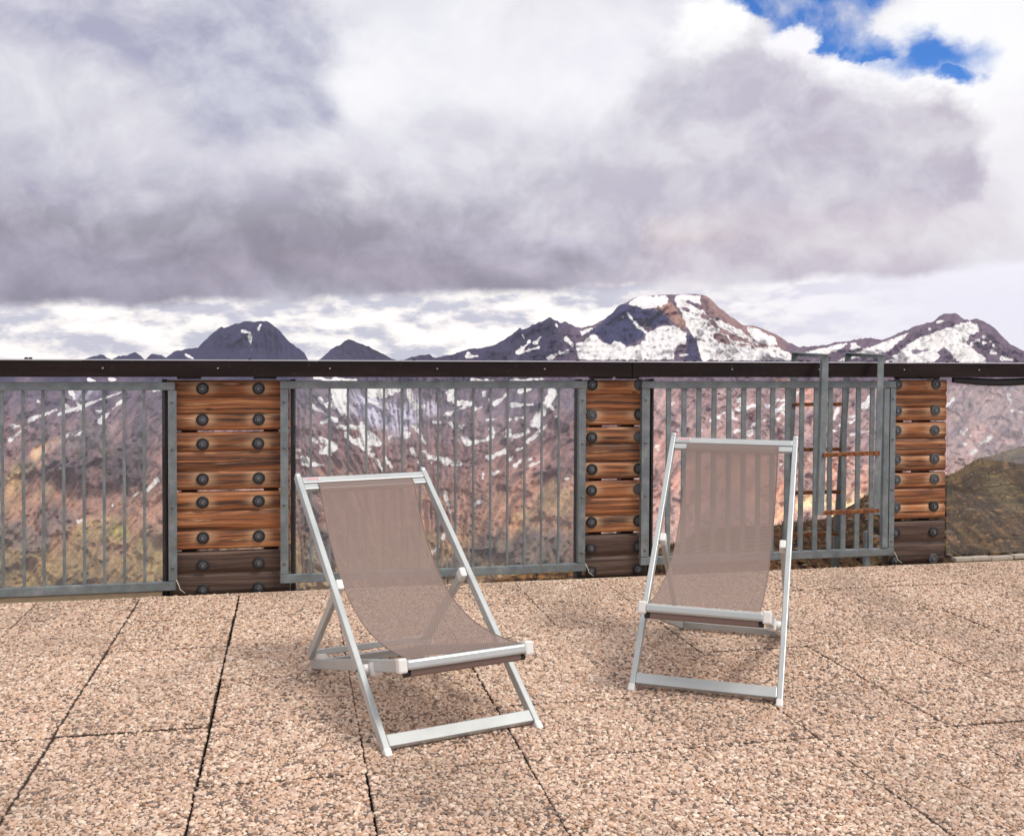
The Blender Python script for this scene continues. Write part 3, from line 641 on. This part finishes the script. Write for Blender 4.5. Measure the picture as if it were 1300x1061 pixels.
polys += [z4([(330, 305), (400, 280), (540, 230), (665, 183), (650, 205), (590, 250), (560, 285), (480, 300), (400, 320), (335, 330)]),
          z4([(540, 340), (600, 300), (640, 262), (720, 210), (850, 165), (920, 140), (1000, 122), (1050, 140), (1058, 180), (1000, 200), (985, 240), (1010, 265), (1060, 300), (1085, 318), (1090, 350), (930, 350), (905, 305), (860, 262), (820, 290), (840, 310), (800, 350), (540, 360)]),
          z4([(85, 297), (200, 265), (335, 235), (320, 260), (270, 290), (200, 302)]), z4([(345, 242), (375, 240), (397, 262), (370, 275), (350, 290), (338, 275)]), z4([(280, 335), (320, 310), (335, 345)])]
for p_ in polys: sd = np.minimum(sd, poly(p_)+(fbm(X/5., Y/3.5, 4, 73)-.5)*4.2+np.clip(fbm(X/3.5, Y/5, 3, 75, True)-.74, 0, 1)*14)
# rock showing through the summit snow
for (x0, y0, x1, y1, w) in ((868, 392, 880, 398, 1.8), (884, 388, 900, 396, 2.6), (892, 400, 905, 408, 2.2), (874, 384, 884, 388, 1.4), (905, 412, 920, 420, 1.4), (916, 420, 948, 433, 3.2), (928, 428, 958, 437, 2.4), (1160, 447, 1178, 444, 1.6), (900, 378, 945, 416, 3.5), (890, 372, 905, 392, 3)):
    sd = np.maximum(sd, -(seg(x0, y0, x1, y1, w)+(fbm(X/4, Y/3, 3, 79)-.5)*4))
ice = np.clip(blob(480, 524, 30, 24, .2)+blob(505, 535, 22, 22, 0)+blob(528, 522, 12, 18, 0)+blob(548, 520, 10, 10, 0)+blob(107, 500, 22, 9, -.2)*.7+blob(452, 515, 16, 20, .3)*.8+blob(1175, 440, 40, 9, -.35)*.5, 0, 1)
ice *= sstep(.3, .55, fbm(cc/11, Y/40, 4, 91)+.08)
# --- ground colour
cB = np.array(lin(92, 80, 96))
def layer(c, col, wgt): return c*(1-wgt[..., None])+np.array(col)*wgt[..., None]
nz = fbm(X/26, Y/20, 5, 61)-.5; nz2 = fbm(cc/9, Y/34, 5, 63)-.5
col = np.repeat(np.repeat(np.array(lin(98, 82, 94))[None, None], X.shape[0], 0), X.shape[1], 1)
yy = Y+nz*60
col = layer(col, lin(122, 94, 92), sstep(505, 560, yy)); col = layer(col, lin(142, 106, 86), sstep(570, 640, yy)); col = layer(col, lin(128, 106, 66), sstep(650, 720, yy))
rgt = sstep(740, 850, X+nz*80)*sstep(478, 500, Y)
col = layer(col, lin(148, 121, 115), rgt*.85); col = layer(col, lin(164, 132, 118), rgt*sstep(555, 600, yy)*.8); col = layer(col, lin(140, 118, 116), sstep(1120, 1200, X+nz*40)*sstep(480, 500, Y)*.7)
col = layer(col, lin(30, 33, 60), sstep(405, 380, X)*sstep(520, 455, Y+nz*70)*.85)          # cloud shadow over the left peaks, put into their rock colour
col = layer(col, lin(40, 38, 64), sstep(500, 450, Y+nz*60)*sstep(760, 690, X)*.85)  # same cloud shadow carried on in the colour of the neighbouring peaks
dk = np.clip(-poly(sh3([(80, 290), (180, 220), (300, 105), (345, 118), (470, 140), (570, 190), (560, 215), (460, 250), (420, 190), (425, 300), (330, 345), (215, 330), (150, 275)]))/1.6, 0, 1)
col = layer(col, lin(44, 45, 76), dk*.95)  # blue shade on the main peak's left face, painted into the rock
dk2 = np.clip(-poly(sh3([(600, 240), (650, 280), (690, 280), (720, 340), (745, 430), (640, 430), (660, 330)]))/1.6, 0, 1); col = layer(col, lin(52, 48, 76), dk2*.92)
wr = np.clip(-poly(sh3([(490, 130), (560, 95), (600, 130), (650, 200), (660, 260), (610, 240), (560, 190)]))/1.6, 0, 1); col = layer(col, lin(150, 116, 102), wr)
col = layer(col, lin(138, 108, 100), sstep(880, 900, X)*sstep(1010, 980, X)*sstep(455, 440, Y)*.75)
for x, y, rx, ry, a, c_, w in ((30, 600, 14, 46, .55, (214, 176, 112), .9), (52, 568, 22, 8, -.5, (222, 178, 136), .9), (12, 640, 12, 26, .5, (206, 162, 92), .8), (18, 600, 16, 22, .4, (160, 150, 78), .6), (140, 570, 14, 30, .2, (120, 106, 84), .5),
        (118, 625, 22, 40, .15, (128, 94, 92), .7), (60, 620, 30, 10, -.3, (120, 118, 70), .5), (126, 676, 40, 14, -.2, (178, 158, 84), .7), (150, 672, 16, 7, 0, (140, 158, 62), .7), (200, 700, 40, 22, -.3, (146, 140, 72), .6), (90, 705, 40, 14, 0, (132, 116, 70), .5), (190, 660, 26, 12, -.5, (176, 128, 98), .5), (15, 715, 30, 30, 0, (126, 120, 66), .5),
        (700, 630, 26, 12, -.4, (178, 152, 82), .75), (690, 652, 40, 12, -.5, (158, 146, 72), .7), (660, 668, 26, 8, -.6, (190, 140, 84), .7), (725, 640, 16, 14, 0, (150, 140, 72), .6), (640, 640, 60, 10, -.75, (190, 134, 100), .6), (600, 665, 50, 14, -.7, (178, 124, 94), .6), (720, 710, 26, 18, 0, (186, 118, 84), .6), (650, 600, 46, 22, -.5, (158, 112, 102), .6),
        (447, 548, 8, 4, .3, (150, 96, 74), .8), (560, 545, 40, 30, .5, (120, 88, 80), .5), (560, 640, 30, 40, .4, (150, 112, 96), .5), (440, 620, 30, 20, 0, (156, 112, 88), .5), (395, 620, 14, 10, 0, (136, 128, 74), .5),
        (1010, 495, 24, 16, 0, (214, 150, 118), .7), (1035, 640, 70, 24, 0, (248, 206, 146), 1.0), (985, 630, 50, 34, .2, (214, 156, 116), .8), (1070, 600, 40, 26, .4, (216, 164, 132), .7), (1110, 585, 24, 20, 0, (190, 150, 130), .6), (930, 600, 60, 30, 0, (192, 136, 108), .6), (885, 510, 30, 14, 0, (110, 84, 90), .5), (940, 500, 14, 10, 0, (100, 78, 92), .55), (1228, 520, 30, 12, .2, (112, 104, 112), .6), (1250, 530, 26, 8, .5, (108, 100, 108), .5), (1282, 494, 12, 7, 0, (98, 104, 118), .6), (1240, 545, 40, 18, .7, (160, 122, 116), .5), (840, 600, 26, 50, 0, (190, 130, 104), .5)):
    c_ = np.array(c_)*.82+np.array((136, 108, 96))*.18
    col = layer(col, lin(*c_), blob(x, y, rx, ry, a, 1.1)*w*(.85 if x > 750 else .62)*sstep(.25, .55, fbm(X/9+x, Y/8, 4, 103)+.08))
col = layer(col, lin(76, 70, 80), CR_*.62)
col = layer(col, lin(88, 92, 54), CR_*.25*sstep(.5, .6, fbm(X/8, Y/8, 4, 95)))
low_ = sstep(470, 490, Y)
grain = fbm(X/4.5, Y/4.5, 4, 99)-.5
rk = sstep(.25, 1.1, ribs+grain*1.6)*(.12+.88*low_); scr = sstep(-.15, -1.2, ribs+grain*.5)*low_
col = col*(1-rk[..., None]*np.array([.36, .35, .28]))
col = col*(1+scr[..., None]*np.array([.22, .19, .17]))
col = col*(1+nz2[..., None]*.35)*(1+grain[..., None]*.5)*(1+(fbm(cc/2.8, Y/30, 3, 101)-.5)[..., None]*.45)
mn = col.mean(-1, keepdims=True); col = col*(1-.2*low_[..., None])+.2*low_[..., None]*mn*np.array([1.06, .97, .99])
col = layer(col, lin(168, 164, 178), np.clip(ice*(.7+.5*fbm(cc/5, Y/30, 4, 93)), 0, 1))
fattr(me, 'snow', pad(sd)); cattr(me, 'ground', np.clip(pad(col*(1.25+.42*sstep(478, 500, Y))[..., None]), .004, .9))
m, k = mat('mountain ground'); oc = k.n('ShaderNodeTexCoord').outputs['Object']
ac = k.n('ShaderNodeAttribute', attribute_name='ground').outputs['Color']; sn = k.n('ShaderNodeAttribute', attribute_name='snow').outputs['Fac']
n1 = k.noise(oc, .035, 7, .65); n2 = k.noise(oc, .16, 5, .65)
c = k.mix(1.0, ac, k.ramp(n1, [(.25, (.74,)*3), (.5, (1, 1, 1)), (.75, (1.26, 1.24, 1.2))]), 'MULTIPLY')
c = k.mix(1.0, c, k.ramp(n2, [(.3, (.75,)*3), (.7, (1.25, 1.22, 1.2))]), 'MULTIPLY')
s_ = k.math('ADD', sn, k.math('MULTIPLY', k.math('SUBTRACT', n1, .5), 2.4)); s_ = k.mapr(s_, .35, -.55)
c = k.mix(s_, c, k.ramp(n2, [(.25, (.76, .73, .71)), (.75, (.90, .87, .84))]))
finish(k, princ(k, c, .95, 0, k.bump(n1, .3, 8.0), .1))
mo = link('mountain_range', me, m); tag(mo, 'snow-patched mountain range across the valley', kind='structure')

# ------------------------------------------------------------------ near hill just past the terrace edge
HC = [(-400, 900), (480, 830), (560, 770), (600, 746), (640, 732), (700, 724), (760, 716), (820, 704), (858, 690), (890, 672), (920, 669), (950, 668), (985, 667), (1020, 661), (1060, 656), (1082, 640), (1097, 630), (1120, 628), (1150, 618), (1200, 604), (1215, 599), (1232, 588), (1250, 580), (1275, 573), (1300, 566), (1400, 545), (1600, 522), (1900, 515)]
xh = np.concatenate([np.arange(480, 820, 5), np.arange(820, 1320, 2.0), np.arange(1320, 1900, 8)])
yc = np.interp(xh, *zip(*HC))-4*(fbm(xh/11., xh*0, 5, 5)-.5)-2.0*(fbm(xh/3.5, xh*0+4, 3, 6, True)-.5)
NH = 190; t = np.linspace(0, 1, NH)
y0 = np.maximum(795-.062*xh+14, yc+20)
Xh = np.repeat(xh[None], NH, 0); Yh = yc[None]+(y0-yc)[None]*t[:, None]**1.1
dc = np.interp(xh, [480, 640, 860, 1000, 1100, 1200, 1300, 1900], [11, 13, 26, 34, 40, 62, 75, 90])
dn = np.interp(xh, [480, 1900], [6.9, 8.4])
tt = t[:, None]**.55
Dh = np.exp(np.log(dc)[None]*(1-tt)+np.log(dn)[None]*tt)
rel = fbm(Xh/34, Yh/22, 6, 21, True)-.5; rel2 = fbm((Xh-Yh*.9)/9, Yh/30, 5, 23, True)-.5; rel3 = fbm(Xh/4., Yh/3., 3, 25)-.5
am = sstep(0, 8, Yh-yc[None])
Dh = Dh*(1-.10*rel*am-.06*rel2*am-.018*rel3*am)
Ph = at(Xh, Yh, Dh)
bk = at(xh, yc+14, dc*1.05); bk2 = at(xh, yc+260, dc*1.2)
Ph = np.concatenate([bk2[None], bk[None], Ph], 0); pad2 = lambda a: np.concatenate([a[:1], a[:1], a], 0)
me = grid_mesh('grassy_hill', Ph)
base = np.repeat(np.repeat(np.array(lin(92, 70, 46))[None, None], NH, 0), len(xh), 1)
wx = fbm(Xh/30, Yh/30, 4, 131)-.5; wy = fbm(Xh/30+9, Yh/30, 4, 137)-.5; X, Y = Xh, Yh
base = layer(base, lin(48, 36, 25), sstep(.46, .62, fbm((Xh-Yh*.9)/9, Yh/24, 5, 41)))
base = layer(base, lin(114, 92, 60), sstep(.55, .7, fbm((Xh-Yh)/7, Yh/26, 5, 43))*.8)
base = layer(base, lin(152, 116, 80), sstep(.66, .74, fbm(Xh/6, Yh/4.5, 4, 45))*.8)
base = layer(base, lin(138, 114, 72), sstep(14, 4, Yh-yc[None]-4)*sstep(1180, 1220, Xh)*.8)
base = layer(base, lin(138, 122, 84), blob(1272, 625, 10, 30, -.75, .7)*.8)
base = layer(base, lin(86, 56, 38), sstep(1130, 1060, Xh)*.7)
base = layer(base, lin(176, 132, 84), sstep(820, 740, Xh)*sstep(.45, .6, fbm(Xh/5, Yh/3, 4, 47))*.8)
base = base*(1+(fbm((Xh-Yh*.7)/3.2, Yh/7, 4, 49)-.5)[..., None]*1.1)
cattr(me, 'ground', np.clip(pad2(base*.82), .004, .8))
m, k = mat('hill ground'); oc = k.n('ShaderNodeTexCoord').outputs['Object']
ac = k.n('ShaderNodeAttribute', attribute_name='ground').outputs['Color']
n1 = k.noise(oc, .9, 9, .72); n2 = k.noise(k.scale(oc, 1, 1, 2.5), 9, 5, .65)
c = k.mix(1.0, ac, k.ramp(n1, [(.40, (.34,)*3), (.50, (.78, .77, .75)), (.60, (1.55, 1.45, 1.28))]), 'MULTIPLY')
c = k.mix(1.0, c, k.ramp(n2, [(.38, (.45,)*3), (.62, (1.5, 1.46, 1.36))]), 'MULTIPLY')
finish(k, princ(k, c, .95, 0, k.bump(k.math('ADD', n1, k.math('MULTIPLY', n2, .4)), .8, .25), .1))
ho = link('grassy_hill', me, m); tag(ho, 'brown grassy hill rising behind the right railing', kind='structure')
# grass tufts and loose stones on the hill
bt = []; tl_ = []; fc = []; st_v = []; st_f = []; nv = 0
ico = bmesh.new(); bmesh.ops.create_icosphere(ico, subdivisions=1, radius=1); IV = np.array([v.co for v in ico.verts]); IF = np.array([[v.index for v in f.verts] for f in ico.faces]); ico.free()
q = np.random.default_rng(5)
for _ in range(1500):
    r_ = int(NH*q.random()**1.6); c_i = q.integers(40, len(xh)-10)
    if xh[c_i] > 1420: continue
    p0 = Ph[2+min(r_, NH-1), c_i]; dist = Dh[min(r_, NH-1), c_i]; hh = (.04+.11*q.random())*min(1.6, .5+dist/45)
    tn = q.random()
    for b_ in range(6):
        an = q.random()*6.28; le = q.uniform(.3, 1.0); dx = np.array([math.cos(an), math.sin(an), 0]); sd1 = np.array([-math.sin(an), math.cos(an), 0])*hh*.10
        base_ = p0+dx*hh*.15-np.array([0, 0, .02]); tip_ = p0+dx*hh*le*.8+np.array([0, 0, hh*q.uniform(.5, 1.0)])
        bt += [base_-sd1, base_+sd1, tip_]; fc.append((nv, nv+1, nv+2)); nv += 3; tl_ += [tn]*3
me = bpy.data.meshes.new('grass'); me.from_pydata([tuple(v) for v in bt], [], fc); fattr(me, 'tone', np.array(tl_))
m, k = mat('dry grass'); tn_ = k.n('ShaderNodeAttribute', attribute_name='tone').outputs['Fac']
finish(k, princ(k, k.ramp(tn_, [(0, (.06, .042, .02)), (.35, (.12, .085, .04)), (.7, (.19, .14, .07)), (1, (.09, .075, .03))]), .9, 0))
go_ = link('grass', me, m); tag(go_, 'dry yellow brown grass tufts growing on the hill', kind='stuff')
vs, fs = [], []; n0 = 0
for _ in range(200):
    r_ = int(NH*q.random()**1.3); c_i = q.integers(40, len(xh)-10)
    p0 = Ph[2+min(r_, NH-1), c_i]; dist = Dh[min(r_, NH-1), c_i]; rr = (.02+.07*q.random()**3)*min(2, .5+dist/35)
    vs.append(IV*np.array([1.3, 1, .7])*rr*q.uniform(.75, 1.25, (len(IV), 1))+p0); fs.append(IF+n0); n0 += len(IV)
me = bpy.data.meshes.new('loose_stones'); me.from_pydata(np.concatenate(vs).tolist(), [], np.concatenate(fs).tolist())
lo = link('loose_stones', me, simple('hill stone', (.13, .092, .062), .9, 0, .5, 1.5)); tag(lo, 'small brown stones lying loose on the hill', kind='stuff')
# valley floor far below, out to the horizon
vb = np.array([[(-9000, -9000, -1500), (9000, -9000, -1500)], [(-9000, 9000, -1500), (9000, 9000, -1500)]], float)
vo = link('valley_ground', grid_mesh('valley_ground', vb), simple('valley ground', (.12, .11, .06), .95, 0, .4, .004)); tag(vo, 'valley ground far below the terrace', kind='structure')

# ------------------------------------------------------------------ mountain air
hz = part('haze', None, None, lambda bm: add_aabb(bm, -9200, 9200, -9200, 9200, -1502, 640))
m, k = mat('mountain air')
vol = k.n('ShaderNodeVolumePrincipled', {'Color': (.72, .76, .98, 1), 'Density': 3.3e-5, 'Anisotropy': .0})
k.n('ShaderNodeOutputMaterial', {'Volume': vol.outputs[0]}); hz.data.materials.append(m); tag(hz, 'thin pale mountain air over the valley', kind='stuff')
#@@SKY
# ------------------------------------------------------------------ sky and light
SUN_EL, SUN_AZ = math.radians(56), math.radians(128)        # azimuth clockwise from +Y
w = bpy.data.worlds.new('World'); S.world = w; w.use_nodes = True; w.cycles.sampling_method = 'MANUAL'; w.cycles.sample_map_resolution = 512; k = NT(w.node_tree)
d = k.n('ShaderNodeTexCoord').outputs['Generated']
sp = k.n('ShaderNodeSeparateXYZ', {0: d})
ang = math.atan2(FWD[0], FWD[1])                            # azimuth is counted from the terrace's own outlook
az = k.math('SUBTRACT', k.math('ARCTAN2', sp.outputs[0], sp.outputs[1]), ang)
el = k.math('ARCSINE', sp.outputs[2])
AE = k.n('ShaderNodeCombineXYZ', {0: az, 1: el, 2: 0.0}).outputs[0]
p3 = k.scale(d, 1, 1, 1.25)
def vm(op, a, b, c_=None):
    ins = {0: a, 1: b}
    if c_ is not None: ins[2] = c_
    return k.n('ShaderNodeVectorMath', ins, operation=op).outputs[0]
def rgbnoise(sc, det): return vm('SUBTRACT', k.n('ShaderNodeTexNoise', {'Vector': p3, 'Scale': sc, 'Detail': det, 'Roughness': .6}).outputs['Color'], (.5, .5, .5))
n1, n2 = rgbnoise(4.2, 3), rgbnoise(15, 7)
SOFT = vm('MULTIPLY_ADD', n2, (.055, .045, 0), vm('MULTIPLY_ADD', n1, (.16, .11, 0), AE))
CRISP = vm('MULTIPLY_ADD', n2, (.085, .07, 0), vm('MULTIPLY_ADD', n1, (.03, .02, 0), AE))
def px(x, y):
    v = FWD+((x-CX)/F)*RIGHT-((y-CY)/F)*UP; v = v/np.linalg.norm(v)
    return math.atan2(v[0], v[1])-ang, math.asin(v[2])
def bl(x, y, rx, ry, soft=1.0, crisp=False):
    a0, e0 = px(x, y)
    q = vm('MULTIPLY_ADD', CRISP if crisp else SOFT, (F/rx, F/ry, 0), (-a0*F/rx, -e0*F/ry, 0))
    q = k.n('ShaderNodeVectorMath', {0: q}, operation='LENGTH').outputs['Value']
    return k.n('ShaderNodeMapRange', {0: q, 1: 1+soft*.5, 2: max(0, 1-soft*.7), 3: 0.0, 4: 1.0}, interpolation_type='SMOOTHSTEP').outputs[0]
cl = lin
c = k.mix(k.mapr(el, .1, 1.2), cl(214, 211, 219), cl(238, 237, 242))
for a in ((60, 30, 330, 90, 1.2, (189, 189, 206)), (20, 150, 150, 90, 1.2, (230, 230, 235)), (180, 260, 330, 120, 1.3, (196, 195, 208)), (300, 190, 150, 60, 1.3, (216, 215, 224)),
          (560, 70, 170, 120, 1.1, (236, 236, 242)), (640, 90, 110, 60, 1, (243, 242, 246)), (760, 60, 100, 110, 1.2, (240, 239, 245)), (560, 260, 330, 90, 1.3, (200, 198, 208)), (430, 200, 160, 60, 1.2, (224, 223, 231))):
    c = k.mix(bl(*a[:5]), c, cl(*a[5]))
for a in ((330, 80, 120, 95, .5, (183, 184, 202)), (470, 110, 60, 52, 1.2, (246, 246, 249)), (1130, 110, 130, 50, .5, (251, 250, 252)), (1270, 150, 120, 120, .6, (253, 252, 253)), (1300, 250, 90, 120, .8, (242, 239, 243)), (900, 30, 60, 34, .5, (254, 254, 255)), (1250, 30, 120, 60, .6, (250, 250, 252)),
          (1012, 56, 36, 40, .4, (249, 247, 251)),
          (900, 150, 120, 90, .5, (208, 205, 215)), (975, 150, 90, 72, .35, (207, 203, 214)), (1060, 205, 140, 84, .4, (204, 199, 211)), (1190, 200, 66, 66, .4, (202, 196, 207)), (1000, 240, 210, 70, .8, (206, 201, 211))):
    c = k.mix(bl(*a[:5], True), c, cl(*a[5]))
for a in ((790, 270, 200, 70, 1.2, (206, 202, 212)), (700, 330, 160, 40, 1.2, (180, 173, 186)), (1060, 300, 220, 40, 1.2, (224, 215, 221)), (880, 300, 60, 30, 1, (236, 222, 221)),
          (300, 322, 660, 70, 1.1, (170, 164, 177)), (120, 345, 380, 52, 1.0, (147, 140, 154)), (500, 352, 330, 26, .9, (156, 147, 160)), (900, 335, 180, 24, 1.1, (202, 192, 202))):
    c = k.mix(bl(*a[:5]), c, cl(*a[5]))
# billows: cloud relief lit from above
def billow(off): return k.n('ShaderNodeTexNoise', {'Vector': vm('ADD', vm('MULTIPLY_ADD', n1, (.12, .12, .12), p3), off), 'Scale': 7.5, 'Detail': 9, 'Roughness': .60}).outputs[0]
nb = billow((0, 0, 0)); rel = k.math('SUBTRACT', nb, billow((.006, -.004, .030)))
c = k.mix(.62, c, k.ramp(k.math('ADD', k.math('MULTIPLY_ADD', rel, 1.9, ), k.math('ADD', k.math('MULTIPLY', nb, .55), .225)), [(.26, (.30,)*3), (.5, (.5,)*3), (.74, (.72,)*3)]), 'OVERLAY')
# bright strip of far clouds under the cloud base
s2 = k.n('ShaderNodeSeparateXYZ', {0: n2}).outputs
band = k.n('ShaderNodeMapRange', {0: k.math('ADD', k.math('ADD', el, k.math('MULTIPLY', az, -.045)), k.math('MULTIPLY', s2[2], .03)), 1: px(650, 364)[1], 2: px(650, 380)[1], 3: 0.0, 4: 1.0}, interpolation_type='SMOOTHSTEP').outputs[0]
lp_ = vm('MULTIPLY', d, (5.5, 5.5, 14))
def lown(off): return k.noise(vm('ADD', lp_, off), 2.6, 6, .56)
l1 = lown((0, 0, 0)); lr = k.math('SUBTRACT', l1, lown((.02, 0, .14)))
low = k.ramp(k.math('ADD', k.math('MULTIPLY', l1, .7), k.math('MULTIPLY_ADD', lr, 1.4)), [(.18, cl(188, 188, 199)), (.27, cl(214, 211, 214)), (.35, cl(240, 234, 229)), (.46, cl(255, 251, 243))])
low = k.mix(k.mapr(az, .1, .4), low, cl(232, 229, 236))
low = k.n('ShaderNodeVectorMath', {0: low, 'Scale': 1.2}, operation='SCALE').outputs[0]
c = k.mix(band, c, low)
c = k.mix(k.math('MULTIPLY', bl(868, 366, 80, 17, 1.2), .8), c, cl(244, 238, 238))
skt = k.n('ShaderNodeTexSky', sky_type='NISHITA', sun_disc=False, sun_elevation=SUN_EL, sun_rotation=SUN_AZ, altitude=2800, air_density=1, dust_density=.3)
blue = k.mix(1.0, k.mix(1.0, skt.outputs[0], (.105, .105, .105), 'MULTIPLY'), (.34, .86, 1.5), 'MULTIPLY')
hole = bl(985, -4, 66, 20, .45, True)
for a in ((1055, 8, 70, 34, .35), (1070, 36, 44, 32, .35), (1104, 64, 34, 18, .4), (1180, 72, 60, 20, 1.0), (1200, 92, 34, 10, .8)):
    hole = k.math('MAXIMUM', hole, bl(*a, True))
hole = k.math('MULTIPLY', hole, k.math('SUBTRACT', 1.0, bl(1014, 50, 26, 26, .4, True)))
hole = k.math('MULTIPLY', hole, k.math('SUBTRACT', 1.0, k.math('MULTIPLY', bl(1140, 26, 30, 30, 1.0, True), .9)))
hole = k.math('MULTIPLY', hole, k.mapr(nb, .78, .6))
c = k.mix(hole, c, blue)
c = k.n('ShaderNodeVectorMath', {0: c, 'Scale': 1.0}, operation='SCALE').outputs[0]
bg = k.n('ShaderNodeBackground', {'Color': c, 'Strength': 1.0}).outputs[0]
k.n('ShaderNodeOutputWorld', {'Surface': bg})
sun = bpy.data.lights.new('sun', 'SUN'); sun.energy = 2.1; sun.angle = math.radians(18); sun.color = (1, .95, .88)
so = bpy.data.objects.new('sun', sun); C.objects.link(so)
sd_ = Vector((math.sin(SUN_AZ)*math.cos(SUN_EL), math.cos(SUN_AZ)*math.cos(SUN_EL), math.sin(SUN_EL)))
so.rotation_euler = sd_.to_track_quat('Z', 'Y').to_euler()
S.cycles.max_bounces = 8; S.cycles.transparent_max_bounces = 24; S.cycles.use_denoising = True
